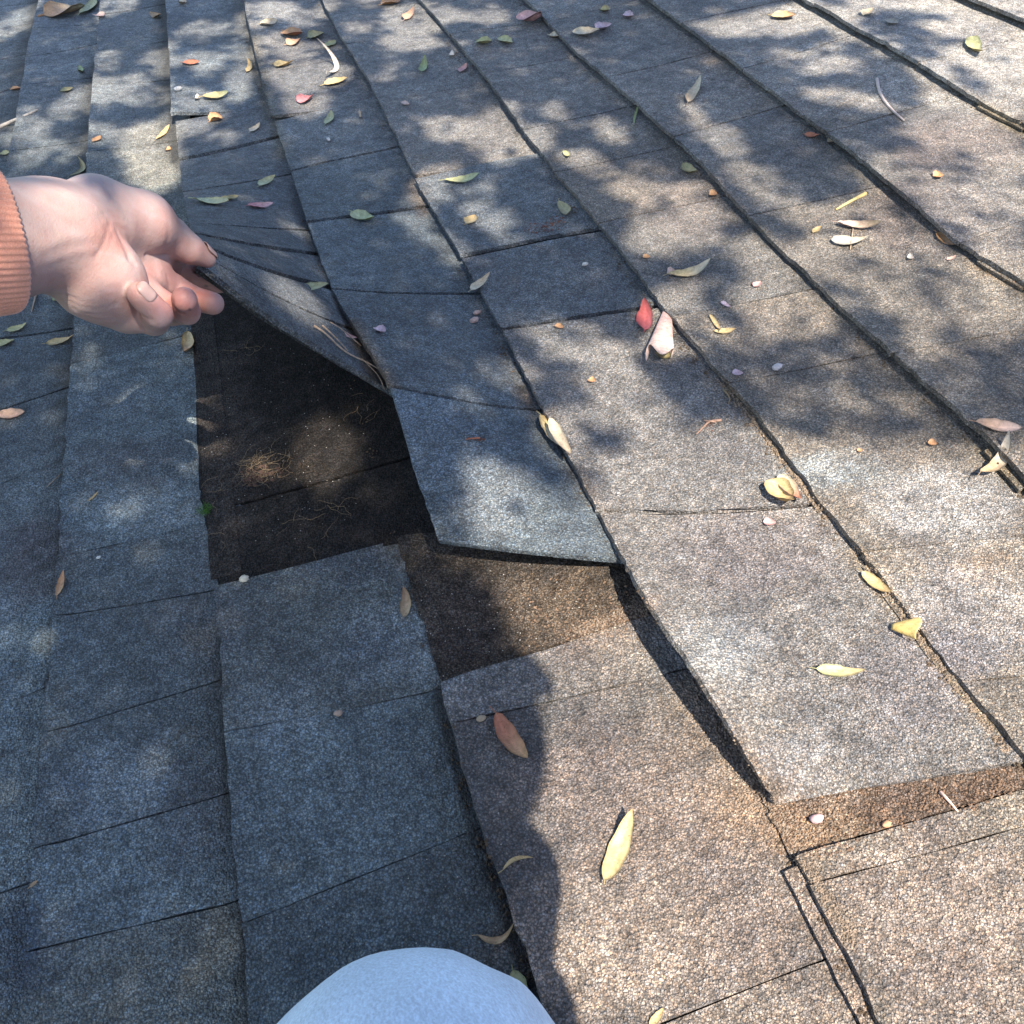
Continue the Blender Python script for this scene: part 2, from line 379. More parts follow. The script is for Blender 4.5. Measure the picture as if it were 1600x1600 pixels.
# --- lifted shingles, as sheets through measured points (pixel, height off the roof)
def interp_rows(rows, n, m):
    """Catmull-Rom through rows of (px, py, z) control points -> n x m grid of world points"""
    C = np.array([[at(*p) for p in r] for r in rows])
    def cr(A, ts):
        A = np.concatenate([[2 * A[0] - A[1]], A, [2 * A[-1] - A[-2]]]); out = []
        for t in ts:
            i = min(int(t), len(A) - 4); f = t - i
            p0, p1, p2, p3 = A[i], A[i + 1], A[i + 2], A[i + 3]
            out.append(.5 * ((2 * p1) + (-p0 + p2) * f + (2 * p0 - 5 * p1 + 4 * p2 - p3) * f * f + (-p0 + 3 * p1 - 3 * p2 + p3) * f ** 3))
        return np.array(out)
    R = cr(C, np.linspace(0, len(rows) - 1, n))
    return np.array([cr(r, np.linspace(0, C.shape[1] - 1, m)) for r in R])
def lifted(rows, cuts, colors, labels, nrow=14, m=14, gap=1, zj=None):
    """one sheet split at the row numbers in cuts into separate shingles"""
    for i, (a, b) in enumerate(zip(cuts, cuts[1:])):
        C = rows
        full = interp_rows(C, 181, m); N = 180 / (len(rows) - 1)
        ia, ib = int(round(a * N)), int(round(b * N))
        g = (gap if i else 0)
        sel = np.linspace(ia + g, ib, max(4, nrow)).astype(int)
        G = full[sel].copy()
        if zj: G[:, :, 2] += zj[i % len(zj)]
        slab('shingle', G, TH, colors[i % len(colors)], roof, label=labels[i] if labels and i < len(labels) else None, jag=.0004)

# course 1: bent up by the hand
L1 = [[(314, 413, .190), (416, 489, .138), (520, 555, .080), (604, 606, .030), (668, 648, .012)],
      [(318, 384, .172), (398, 416, .130), (465, 438, .085), (530, 455, .032), (596, 480, .012)],
      [(298, 350, .112), (360, 355, .088), (425, 360, .055), (490, 364, .014), (545, 372, .003)],
      [(286, 300, .052), (340, 292, .044), (400, 283, .030), (462, 272, .007), (515, 262, .001)],
      [(280, 250, .024), (330, 240, .018), (390, 226, .012), (446, 212, .003), (490, 204, .0)],
      [(274, 190, .0135), (320, 182, .009), (380, 172, .005), (430, 162, .002), (466, 154, -.001)]]
lifted(L1, [0, .5, 1, 1.55, 2, 3, 4, 5], [(.135, .15, .165), (.15, .165, .18), (.12, .135, .15), (.13, .145, .16)],
       ['shingle corner pinched and bent steeply up by the hand', 'shingle bulging up behind the pinched corner'], zj=[0, -.0014, .0004, .0016], gap=2)
# the second ply of the bent shingle, split off below its edge
B1 = [[(p[0] - 5 + 2 * i, p[1] + 7 - i, p[2] - .0065) for i, p in enumerate(r)] for r in L1[:2]] + [[(p[0] - 2, p[1] + 3, p[2] - .0065) for p in L1[2]]]
G_ = interp_rows(B1, 12, 14)
slab('shingle', G_, .003, (.09, .095, .10), roof, label='split lower ply of the bent shingle', jag=.0007)
# course 2: carried up by course 1
L2 = [[(685, 845, .030), (780, 856, .030), (880, 866, .025), (986, 876, .014), (1050, 884, .006)],
      [(645, 727, .040), (735, 732, .034), (830, 735, .025), (915, 734, .007), (985, 736, .001)],
      [(608, 603, .052), (690, 620, .040), (770, 634, .028), (850, 642, .006), (915, 648, .001)],
      [(566, 530, .050), (640, 540, .036), (720, 548, .024), (802, 552, .005), (870, 556, .001)],
      [(521, 454, .045), (600, 460, .032), (670, 462, .022), (742, 462, .004), (800, 462, .0)],
      [(482, 350, .030), (550, 342, .020), (612, 335, .014), (675, 326, .003), (725, 320, .001)],
      [(455, 268, .018), (510, 254, .011), (570, 242, .008), (625, 230, .002), (670, 222, .0)],
      [(429, 190, .0135), (478, 178, .009), (530, 166, .005), (586, 152, .002), (618, 144, -.001)]]
lifted(L2, [0, 2, 4, 5, 6, 7], [(.15, .185, .21), (.155, .18, .20), (.15, .18, .20), (.135, .16, .175), (.17, .19, .20)],
       ['blue-grey shingle end hanging loose over the dark gap'], nrow=22, zj=[0, .0006, 0, .0006, .0002])
# course 3: its near end stands off the roof
L3 = [[(1212, 1256, .0065), (1330, 1236, .0065), (1450, 1214, .0065), (1590, 1190, .006), (1660, 1178, .003)],
      [(1176, 1196, .021), (1290, 1172, .013), (1410, 1145, .009), (1545, 1118, .004), (1610, 1104, .001)],
      [(1096, 1062, .034), (1200, 1040, .016), (1310, 1020, .009), (1446, 1004, .003), (1500, 996, .0005)],
      [(1010, 936, .033), (1110, 920, .014), (1220, 910, .009), (1362, 898, .003), (1410, 892, .0005)],
      [(974, 872, .025), (1070, 864, .012), (1180, 856, .008), (1322, 846, .003), (1368, 840, .0005)],
      [(936, 800, .019), (1030, 804, .011), (1130, 803, .008), (1284, 790, .003), (1330, 782, .0005)],
      [(855, 650, .018), (940, 640, .010), (1040, 625, .007), (1168, 642, .003), (1215, 630, .0005)],
      [(786, 518, .015), (860, 506, .009), (940, 494, .006), (1042, 480, .003), (1080, 470, .0005)],
      [(722, 404, .013), (790, 390, .008), (860, 375, .005), (945, 360, .002), (985, 350, -.001)],
      [(648, 280, .0125), (712, 266, .008), (772, 252, .005), (857, 238, .002), (888, 232, -.001)]]
lifted(L3, [0, 5, 7, 8, 9], [(.255, .238, .222), (.245, .232, .22), (.17, .185, .20), (.18, .20, .215)],
       ['pale grey shingle whose near end stands off the roof'], nrow=44, zj=[0, .0005, 0, .0005])
# beyond the lifted sheets the three courses go on flat
for k, (pa, pb) in {1: ((276, 197), (432, 169)), 2: ((431, 197), (588, 159)), 3: ((652, 287), (860, 245))}.items():
    a = jv(k, (pa, pb)); js = [a]
    extra = {1: [((268, 92), (404, 58)), ((266, 42), (388, 16))], 2: [((412, 128), (548, 88)), ((397, 66), (524, 30))],
             3: [((594, 174), (748, 130)), ((542, 84), (692, 46)), ((520, 33), (655, 6))]}[k]
    js += [jv(k, e) for e in extra]; js.sort()
    rr = random.Random(k + 40); x = js[-1][0] + .2
    while x < 4.3: js.append((x, x)); x += rr.uniform(.14, .34)
    for i, (p, q) in enumerate(zip(js, js[1:])):
        course_piece(k, p[0], p[1], q[0], q[1], pick(k, i + 50), dz=rr.uniform(.0003, .0012), gap=rr.uniform(.0006, .002))

# --- headlaps laid bare where the shingles are lifted (older protected granules, dark)
def quad(a, b, c, d, z, base, label=None, n=14, m=10, zc=None):
    """a,b near corners (lower edge, upper edge), c,d far corners"""
    z4 = zc or (z, z, z, z)
    A, B, C, D = at(*a, z4[0]), at(*b, z4[1]), at(*c, z4[2]), at(*d, z4[3])
    G = np.zeros((n, m, 3))
    for i, s in enumerate(np.linspace(0, 1, n)):
        for j, t in enumerate(np.linspace(0, 1, m)):
            G[i, j] = (A * (1 - t) + B * t) * (1 - s) + (C * (1 - t) + D * t) * s
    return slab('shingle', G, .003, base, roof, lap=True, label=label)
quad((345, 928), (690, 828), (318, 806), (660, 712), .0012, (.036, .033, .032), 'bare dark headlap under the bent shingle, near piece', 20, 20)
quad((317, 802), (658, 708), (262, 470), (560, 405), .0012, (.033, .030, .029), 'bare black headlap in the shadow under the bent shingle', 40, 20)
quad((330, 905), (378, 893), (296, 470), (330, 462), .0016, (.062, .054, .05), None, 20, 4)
quad((690, 1066), (1060, 944), (618, 838), (1010, 790), .0016, (.098, .084, .072), 'brown stained headlap below the loose shingle end', 26, 22)
quad((1236, 1338), (1680, 1206), (1130, 1130), (1560, 1030), .0022, (.225, .17, .135), 'rusty brown headlap strip under the pale shingle end', 26, 26)
# second ply showing below an edge
def ply(px_pts, wid, z=.0045, col=(.22, .19, .155), label=None):
    pts = np.array([at(*p) for p in px_pts]); n = len(pts); G = []
    for i in range(n):
        G.append([pts[i] + np.array([-wid, 0, z]), pts[i] + np.array([-wid * .4, 0, z + .0003]), pts[i] + np.array([.02, 0, z - .0005])])
    slab('shingle', G, .003, col, roof, jag=.0003)
def dens(pl, step=16):
    out = []
    for (ax, ay), (bx, by) in zip(pl, pl[1:]):
        k = max(1, int(math.hypot(bx - ax, by - ay) / step))
        out += [(ax + (bx - ax) * i / k, ay + (by - ay) * i / k) for i in range(k)]
    return out + [pl[-1]]
ply(dens([(1594, 1196), (1430, 990), (1356, 888)]), .0052)
ply(dens([(1285, 803), (1180, 660), (1135, 608)]), .0042)
ply(dens([(1600, 768), (1545, 706)]), .006)
ply(dens([(1600, 206), (1530, 170)]), .004, .004, (.15, .13, .11))
ply(dens([(1600, 455), (1530, 412)]), .004, .004, (.15, .13, .11))
ply(dens([(1375, 1610), (1245, 1356)]), .0085, .0040, (.27, .22, .185))
BVH = BVHTree.FromPolygons([tuple(v) for v in np.concatenate(ALL_TRIS_V)], ALL_TRIS_F)
def surf(px, py):
    """point and normal where the camera ray through a pixel meets the shingles"""
    d = Vector(ray(px, py)).normalized(); loc, nrm, _, _ = BVH.ray_cast(CAM_POS, d)
    if loc is None: return Vector(at(px, py, .006)), Vector((0, 0, 1))
    if nrm.z < 0: nrm = -nrm
    return loc, nrm
# ------------------------------------------------------------------ fallen leaves, petals, twigs, berries
def leaf_material():
    q = NT('dry_leaf'); co = q.n('TexCoord').outputs['Object']; a = q.n('Attribute', attribute_name='tint').outputs['Color']
    n1 = q.n('TexNoise', i_Scale=260.0, i_Detail=5.0, i_Roughness=.65); q.l(co, n1.inputs['Vector'])
    c = q.mix('MULTIPLY', 1, a, q.ramp(n1.outputs[0], [(.3, (.72, .66, .6)), (.55, (1.02, 1.0, .98)), (.75, (1.15, 1.13, 1.1))]))
    n2 = q.n('TexNoise', i_Scale=900.0, i_Detail=1.0); q.l(co, n2.inputs['Vector'])
    sp = q.ramp(n2.outputs[0], [(.66, 0), (.72, 1)]); m = q.n('Math', operation='MULTIPLY', i_1=.6); q.l(sp, m.inputs[0])
    c = q.mix('MIX', m.outputs[0], c, (.12, .06, .02))
    q.l(c, q.b.inputs['Base Color']); q.b.inputs['Roughness'].default_value = .5; q.b.inputs['Specular IOR Level'].default_value = .4
    b = q.n('Bump', i_Strength=.6, i_Distance=.0004); q.l(n1.outputs[0], b.inputs['Height']); q.l(b.outputs[0], q.b.inputs['Normal'])
    tr = q.n('BsdfTranslucent'); q.l(c, tr.inputs['Color']); mx = q.n('MixShader', i_0=.22)
    q.l(q.b.outputs[0], mx.inputs[1]); q.l(tr.outputs[0], mx.inputs[2]); q.l(mx.outputs[0], q.out.inputs['Surface']); return q.m
M_LEAF = leaf_material()
C = {'yel': (.60, .46, .20), 'cream': (.64, .55, .38), 'orange': (.58, .32, .14), 'peach': (.66, .40, .24), 'green': (.33, .42, .17), 'pgreen': (.46, .50, .26),
     'ygreen': (.50, .50, .22), 'red': (.55, .10, .10), 'pink': (.66, .38, .38), 'rose': (.62, .22, .24), 'lav': (.58, .45, .55), 'tan': (.50, .36, .20), 'rust': (.48, .17, .08),
     'olive': (.36, .34, .16), 'white': (.70, .66, .60), 'brown': (.30, .17, .09), 'ppink': (.66, .47, .40), 'grey': (.42, .39, .34)}
for _k in C: _m = sum(C[_k]) / 3; C[_k] = tuple(q * .82 + _m * .18 for q in C[_k])
GL = 'fallen leaves and petals on the roof'
def frame_at(px, py, ln, wd, ang):
    a = math.radians(ang); dx, dy = math.cos(a) * .5, math.sin(a) * .5
    c, n = surf(px, py)
    if n.z < .85: n = Vector((0, 0, 1)); c = c + n * .002
    def onp(x, y):
        d = Vector(ray(x, y)); t = (c - CAM_POS).dot(n) / d.dot(n); return CAM_POS + d * t
    p0, p1 = onp(px - dx * ln, py - dy * ln), onp(px + dx * ln, py + dy * ln)
    q0, q1 = onp(px + dy * wd, py - dx * wd), onp(px - dy * wd, py + dx * wd)
    X = (p1 - p0).normalized(); Y = n.cross(X).normalized(); Lw = (p1 - p0).length
    Ww = max(.0012, abs((q1 - q0).dot(Y))); return c, X, Y, n, Lw, Ww
def leaf(px, py, ln, wd, ang, col, label, curl=.16, fold=.35, side=0.0, shape=1.0, lift=.0006, stem=.16, col2=None, cat='leaf', twist=0.0, name=None):
    c, X, Y, N, L, Wd = frame_at(px, py, ln, wd, ang)
    r = random.Random(int(px * 13 + py * 7)); n, m = 15, 7; V, F, T = [], [], []
    if cat == 'leaf': twist = twist or r.uniform(-.9, .9); side = side or r.uniform(-.25, .25); curl *= r.uniform(.6, 1.4)
    base = np.array(C[col]); tipc = np.array(C[col2]) if col2 else base * np.array([.95, .85, .8])
    for i in range(n):
        s = i / (n - 1)
        w = Wd * .5 * (math.sin(math.pi * min(1, s ** (.80 * shape) * .985 + .012)) ** .68) * (1 + .05 * math.sin(s * 19 + px))
        x = (s - .5) * L; bend = side * L * ((s - .5) ** 2 - .08)
        z0 = curl * L * ((2 * abs(s - .45)) ** 2.2) * (1 if s > .45 else .5) + lift
        tw = twist * (s - .4)
        for j in range(m):
            t = (j / (m - 1) - .5) * 2; yy = w * t; zz = abs(t) ** 1.3 * fold * w + z0 + .0002 * math.sin(s * 31 + j)
            y2 = yy * math.cos(tw) - zz * math.sin(tw); z2 = yy * math.sin(tw) + zz * math.cos(tw)
            V.append(X * x + Y * (y2 + bend) + N * max(.0003, z2))
            k = sst(.15, .95, np.array(s)); cc = base * (1 - k) + tipc * k
            if j == m // 2: cc = cc * 1.18
            elif j in (0, m - 1): cc = cc * .82
            T.append(cc * (1 + .10 * math.sin(s * 23 + t * 5 + px)))
            if i and j: F.append(((i - 1) * m + j - 1, i * m + j - 1, i * m + j, (i - 1) * m + j))
    o = len(V); TH_ = .00035
    for i in range(o): V.append(V[i] - N * TH_); T.append(T[i] * .85)
    F += [(o + f[3], o + f[2], o + f[1], o + f[0]) for f in F[:]]
    rim = [j for j in range(m)] + [i * m + m - 1 for i in range(1, n)] + [(n - 1) * m + j for j in range(m - 2, -1, -1)] + [i * m for i in range(n - 2, 0, -1)]
    for a, b in zip(rim, rim[1:] + rim[:1]): F.append((b, a, o + a, o + b))
    if stem:
        k0 = len(V); sr = max(.00035, Wd * .035); b0 = V[m // 2]; e = -X * (L * stem) + Y * (L * .04 * r.uniform(-1, 1)) + N * (-lift * .3)
        for q in range(4):
            p = b0 + e * (q / 3)
            for s_ in range(5):
                an = 2 * math.pi * s_ / 5; V.append(p + (Y * math.cos(an) + N * (math.sin(an) * .8)) * sr); T.append(base * .7)
        for q in range(3):
            for s_ in range(5): F.append((k0 + q * 5 + s_, k0 + q * 5 + (s_ + 1) % 5, k0 + q * 5 + 5 + (s_ + 1) % 5, k0 + q * 5 + 5 + s_))
    me = mesh('leaf', V, F, True); set_col(me, np.clip(np.array(T), 0, 1))
    ob = link(name or ('fallen_leaf' if cat == 'leaf' else 'petal'), me, M_LEAF, None, c)
    return tag(ob, label, cat, GL)
def leafset(rows):
    for r in rows:
        kw = r[7] if len(r) > 7 else {}
        leaf(*r[:7], **kw)
P_ = dict(cat='petal', stem=0, fold=.5, curl=.15, shape=.8)
leafset([
 (103, 20, 66, 17, -10, 'orange', 'long peach-orange leaf at the upper left corner, tip to the left', dict(col2='cream', side=.5, curl=.05)),
 (142, 11, 38, 12, -48, 'pgreen', 'pale green leaf crossing the orange one in the upper left corner'),
 (157, 27, 13, 10, 20, 'ppink', 'small pinkish bit beside the crossed leaves in the upper left', P_),
 (127, 112, 13, 8, 80, 'green', 'small green leaf on the left, above the wrist'),
 (25, 140, 15, 6, 5, 'orange', 'small orange leaf near the left border, above the grey twig'),
 (286, 6, 12, 9, 0, 'cream', 'round pale petal touching the top border', P_), (245, 27, 13, 9, -20, 'tan', 'tan petal below the top border, left of the round pale one', P_),
 (105, 142, 20, 6, -12, 'olive', 'thin olive leaf lying along a joint above the wrist'),
 (299, 100, 27, 7, 3, 'rust', 'rusty red-brown leaf in the upper left, thin and straight'),
 (390, 107, 18, 8, -62, 'yel', 'short yellow-orange leaf left of the orange-and-olive cluster'),
 (338, 153, 42, 9, -4, 'yel', 'straight yellow leaf with a white petal at its left end', dict(col2='ygreen')), (309, 155, 8, 7, 0, 'white', 'white petal at the left end of a yellow leaf', P_),
 (338, 188, 19, 10, -20, 'orange', 'small orange leaf above the shadowed bulge', dict(fold=.6)),
 (255, 210, 26, 7, -48, 'yel', 'thin yellow leaf on the brightest sun patch above the hand'), (264, 235, 8, 6, 0, 'orange', 'tiny orange petal on the sun patch above the hand', P_),
 (152, 219, 14, 7, -30, 'orange', 'tiny orange-red leaf on the edge of a course above the hand'),
 (8, 241, 16, 6, -8, 'ygreen', 'small yellowish leaf at the left border above the sleeve'), (126, 266, 28, 8, -55, 'olive', 'curled olive leaf right above the back of the hand', dict(side=.8)),
 (399, 202, 20, 7, -32, 'cream', 'pale leaf right of the round sun fleck over the bulge'), (420, 38, 27, 8, -8, 'cream', 'cream leaf near the top, left of the orange cluster'),
 (458, 56, 26, 16, 20, 'orange', 'orange leaf of the cluster near the top', dict(col2='rust', curl=.25)), (460, 68, 24, 10, -15, 'peach', 'peach leaf under the orange leaf of the cluster'),
 (494, 58, 26, 11, -10, 'olive', 'olive leaf right of the orange cluster near the top'), (516, 71, 19, 8, -30, 'pgreen', 'pale green leaf at the right of the cluster, by the course edge'),
 (443, 103, 30, 8, 0, 'yel', 'yellow leaf lying level under the orange cluster'), (523, 108, 33, 8, -68, 'white', 'white curled leaf standing nearly upright above the yellow one', dict(side=.6, curl=.3)),
 (525, 130, 38, 9, -12, 'yel', 'yellow leaf just below the white curled leaf'), (478, 158, 28, 12, -10, 'rose', 'bright pink-red leaf in the sun near the top', dict(stem=0)),
 (515, 187, 20, 11, -60, 'pgreen', 'pale green rounded leaf on a joint below the pink-red leaf'), (563, 182, 15, 4, 80, 'tan', 'thin tan sliver right of the pale green rounded leaf'),
 (514, 220, 8, 5, 60, 'white', 'tiny white petal below the pale green rounded leaf', P_),
 (612, 5, 30, 11, -18, 'orange', 'orange leaf cut by the top border'), (640, 25, 24, 11, -40, 'peach', 'peach leaf just below the orange leaf at the top border'),
 (662, 106, 20, 12, -70, 'green', 'green oval leaf in shadow near the top middle'), (724, 109, 15, 8, -45, 'pink', 'small pink petal at the course edge, top middle', P_), (706, 88, 8, 8, 0, 'white', 'white round petal above the small pink one', P_),
 (634, 164, 13, 7, 30, 'ppink', 'small dull pink petal on a joint in the shaded top middle', P_),
 (756, 68, 18, 14, 20, 'ygreen', 'left one of two yellow leaves side by side, top middle'), (790, 66, 20, 15, 40, 'ygreen', 'right one of two yellow leaves side by side, greener, top middle'),
 (415, 286, 25, 11, -30, 'pgreen', 'short pale green leaf on the raised bulge above the green pair'), (331, 318, 58, 8, 8, 'pgreen', 'long pale green leaf on the raised bulge, right of the knuckles'),
 (358, 312, 28, 5, -6, 'olive', 'thin olive leaf touching the long pale green one'), (405, 324, 36, 7, 0, 'rose', 'thin pink-red leaf on the raised bulge', dict(col2='pink')),
 (568, 343, 36, 18, 28, 'pgreen', 'oval green leaf with a light rim in the shaded middle', dict(shape=.9, col2='green')), (722, 283, 54, 9, -7, 'ygreen', 'long yellow-green leaf across a joint, upper middle', dict(col2='pgreen')),
 (736, 345, 18, 15, -40, 'yel', 'small heart-shaped yellow leaf, upper middle'), (490, 453, 50, 12, -8, 'pgreen', 'pale leaf on the lifted shingle, beside the twig', dict(side=.3, curl=.05, stem=0)),
 (749, 447, 36, 11, -32, 'cream', 'cream curled leaf lying over a course edge', dict(curl=.3, side=-.5)), (594, 518, 17, 12, 30, 'lav', 'small lavender and cream petal in the middle of the roof', P_),
 (545, 527, 36, 6, 28, 'pink', 'narrow pink sliver lying in the twigs at the lifted edge', dict(stem=0)),
 (883, 330, 31, 16, 52, 'olive', 'yellow-green oval leaf beside the brown crumbs'), (829, 36, 30, 22, 25, 'pink', 'broad pink leaf near the top at a course edge', dict(curl=.25, stem=0)),
 (866, 58, 15, 10, 20, 'cream', 'cream petal right of the broad pink leaf', P_), (915, 54, 42, 12, 3, 'cream', 'cream oblong leaf joined to a lavender petal', dict(stem=0)),
 (943, 45, 25, 10, -12, 'lav', 'lavender petal at the end of the cream oblong leaf', P_), (981, 27, 17, 9, 8, 'lav', 'lone lavender petal, top right of middle', P_), (945, 18, 15, 8, 5, 'olive', 'olive petal left of the lone lavender one', P_),
 (994, 179, 37, 4, -72, 'green', 'straight thin green leaf like a stick over a course edge', dict(fold=.1)), (1084, 146, 42, 14, -52, 'tan', 'tan leaf with a white tip on a shaded shingle, upper right', dict(col2='cream', curl=.15)),
 (885, 243, 13, 9, 60, 'ygreen', 'tiny bright green leaf at a sun fleck'), (1077, 268, 28, 15, 40, 'olive', 'olive-brown leaf lodged against a course edge', dict(curl=.2)),
 (1114, 305, 13, 9, 0, 'orange', 'tiny orange petal against a course edge', P_), (1010, 403, 12, 6, 0, 'orange', 'tiny orange sliver on the sunlit middle', P_),
 (1224, 28, 37, 11, 6, 'yel', 'bright orange-yellow leaf in full sun near the top right', dict(col2='orange')), (1521, 76, 31, 24, 75, 'ygreen', 'broad yellow-green leaf at the upper right', dict(stem=0, shape=.85)),
 (1355, 22, 16, 12, -30, 'cream', 'pale crumpled petal among shadows at the top right', P_), (1393, 38, 18, 10, 30, 'grey', 'grey crumpled petal among shadows at the top right', P_),
 (1268, 214, 22, 8, 12, 'rust', 'rust-brown leaf tucked under a course edge, upper right'), (1297, 222, 10, 8, 0, 'cream', 'tiny cream petal at a course edge, upper right', P_),
 (1340, 355, 66, 10, 3, 'ppink', 'long dusty pink leaf above the grey-green one, right side', dict(col2='tan', fold=.5)), (1326, 380, 56, 14, 3, 'grey', 'grey-green leaf under the dusty pink one, right side', dict(stem=0, col2='cream')),
 (1275, 361, 13, 8, -40, 'yel', 'tiny yellow leaf left of the pink and grey-green pair'), (1479, 377, 38, 18, 35, 'orange', 'bright orange oval leaf against the course edge at the right', dict(col2='peach')),
 (1486, 405, 15, 5, -20, 'ppink', 'thin pinkish sliver below the bright orange oval leaf', P_), (1422, 404, 11, 8, 10, 'white', 'white crumb left of the orange oval leaf', P_), (1465, 277, 16, 10, 0, 'orange', 'small orange-brown crumb on the sunny right side', P_),
 (1078, 427, 64, 13, -14, 'yel', 'curved yellow leaf with a pink base, right of middle', dict(side=.4, col2='cream')), (1049, 428, 14, 12, 0, 'ppink', 'pinkish petal at the base of the curved yellow leaf', P_),
 (1118, 508, 32, 7, 62, 'yel', 'yellow leaf blade standing up from a forked scrap', dict(stem=0)), (1132, 519, 32, 8, -5, 'yel', 'yellow lower blade of the forked scrap', dict(stem=0)),
 (1134, 478, 18, 6, 35, 'lav', 'lavender petal with a thin stalk', P_), (1152, 585, 17, 9, 5, 'lav', 'lavender petal left of the grey berry', P_), (1183, 446, 13, 9, -30, 'pink', 'small pink petal in the sun, right of middle', P_),
 (1008, 499, 42, 26, -78, 'red', 'red leaf half behind the large pink leaf', dict(curl=.15, fold=.35, stem=.1)),
 (863, 684, 70, 26, 50, 'yel', 'folded leaf of yellow and cream at the course edge, its yellow half', dict(col2='cream', fold=.25, curl=.08, lift=.005)), (876, 694, 68, 18, 58, 'cream', 'folded leaf at the course edge, its smooth cream half', dict(stem=0, curl=.05, lift=.0062)),
 (1217, 777, 48, 40, 70, 'yel', 'crumpled yellow leaf with brown marks near a joint', dict(curl=.35, fold=.6, stem=0, shape=.9)), (1232, 768, 50, 24, 62, 'cream', 'pale half of the crumpled leaf near a joint', dict(curl=.25, stem=0, lift=.002, col2='rust')),
 (1202, 818, 20, 11, 8, 'pink', 'small pink petal below the crumpled yellow leaf', P_), (925, 596, 11, 9, 20, 'orange', 'tiny orange curled bit on the pale shingle', P_), (874, 512, 14, 8, 25, 'orange', 'orange crumb on a joint left of the red leaf', P_),
 (1369, 914, 58, 17, 40, 'yel', 'bright yellow leaf lying along the course edge at the right'),
 (1312, 1052, 76, 18, 10, 'ygreen', 'yellow-green leaf with holes on the pale shingle, lower right', dict(col2='yel')),
 (1558, 668, 70, 17, 9, 'peach', 'peach-pink oval leaf near the right border', dict(col2='ppink')), (1557, 722, 62, 22, -55, 'tan', 'tan curled leaf standing over the gap near the right border', dict(curl=.35, side=.6, col2='grey')),
 (1456, 694, 14, 10, 20, 'orange', 'small orange crumb near the right side', P_), (1343, 705, 9, 6, 0, 'orange', 'tiny orange crumb on the grey shingle, right side', P_),
 (966, 1326, 112, 33, -70, 'yel', 'large yellow leaf lying alone on the sunlit shingle, bottom right of middle', dict(col2='yel', shape=1.05, fold=.25, stem=.05)),
 (799, 1157, 92, 30, 53, 'rust', 'shiny orange-red leaf with a pointed stem at the shadow edge', dict(col2='orange', curl=.16, fold=.45)),
 (634, 943, 46, 17, -84, 'tan', 'brown leaf beside the triangular sun fleck', dict(col2='brown', stem=.03)), (807, 1346, 50, 7, -18, 'yel', 'thin curved yellow leaf on the shadow edge', dict(side=-.9)),
 (778, 1466, 60, 12, -12, 'tan', 'tan twisted leaf in shadow behind the knee', dict(side=.8, curl=.3)), (812, 1545, 60, 26, 72, 'pgreen', 'pale green leaf beside the knee, in shadow'),
 (295, 541, 38, 20, 82, 'yel', 'yellow-orange oval leaf under the fingers', dict(col2='orange')), (97, 535, 46, 9, -8, 'yel', 'yellow leaf left of the oval one, below the wrist', dict(side=-.2)),
 (28, 515, 34, 8, -12, 'ygreen', 'small yellow leaf near the left border, upper of two'), (10, 537, 28, 9, -10, 'ygreen', 'small yellow leaf at the left border, lower of two'), (17, 649, 48, 14, -5, 'peach', 'peach leaf entering at the left border'),
 (95, 915, 37, 11, -76, 'orange', 'narrow orange leaf at a course edge on the left'), (89, 466, 28, 15, 82, 'green', 'green leaf right below the wrist'), (30, 462, 22, 7, -10, 'orange', 'orange sliver just below the sleeve'),
 (146, 777, 20, 3, -45, 'yel', 'tiny yellow needle on a pale patch, left side', dict(stem=0)), (53, 1382, 17, 5, -40, 'tan', 'tiny tan leaf at a joint in the lower left'), (1026, 1590, 34, 14, -50, 'yel', 'yellow leaf at the bottom border'),
 (800, 1565, 30, 10, 70, 'olive', 'olive leaf scrap by the knee in shadow'),
])
# the large pale pink leaf, rolled into a cone, and the cupped yellow leaf
def cone_leaf(px, py, ln, wd, ang, label, cols, height, open_=4.2, taper=.12):
    c, X, Y, N, L, Wd = frame_at(px, py, ln, wd, ang); V, F, T = [], [], []; n, m = 14, 17
    for i in range(n):
        s = i / (n - 1); r = Wd * .5 * (taper * (1 - s) * .6 + (1 - taper * .5) * s ** .85)
        for j in range(m):
            t = (j / (m - 1) - .5) * open_; nick = .09 * L * math.cos(t * 2.6 + .6) * s ** 4
            V.append(X * ((.5 - s) * L - nick) + Y * (math.sin(t) * r) + N * (r * height * (1 + math.cos(t)) * .5 + .0006)); T.append(np.array(cols[0]) * (1 - s) + np.array(cols[1]) * s + (.04 if abs(t) < .2 else 0))
            if i and j: F.append(((i - 1) * m + j - 1, (i - 1) * m + j, i * m + j, i * m + j - 1))
    me = mesh('leaf', V, F, True); set_col(me, np.clip(np.array(T), 0, 1)); ob = link('fallen_leaf', me, M_LEAF, None, c)
    md = ob.modifiers.new('thickness', 'SOLIDIFY'); md.thickness = .0004
    return tag(ob, label, 'leaf', GL)
cone_leaf(1038, 515, 92, 44, -80, 'large pale pink leaf rolled into a pointed cone, right of middle', ((.58, .36, .32), (.64, .50, .45)), 1.0)
leaf(1037, 556, 26, 12, 12, 'olive', 'olive underside curl at the foot of the rolled pink leaf', stem=0)
cone_leaf(1409, 987, 38, 36, 195, 'cupped yellow leaf with a dark shadow, lower right', ((.66, .50, .18), (.66, .52, .22)), 1.5, 3.4, .3)

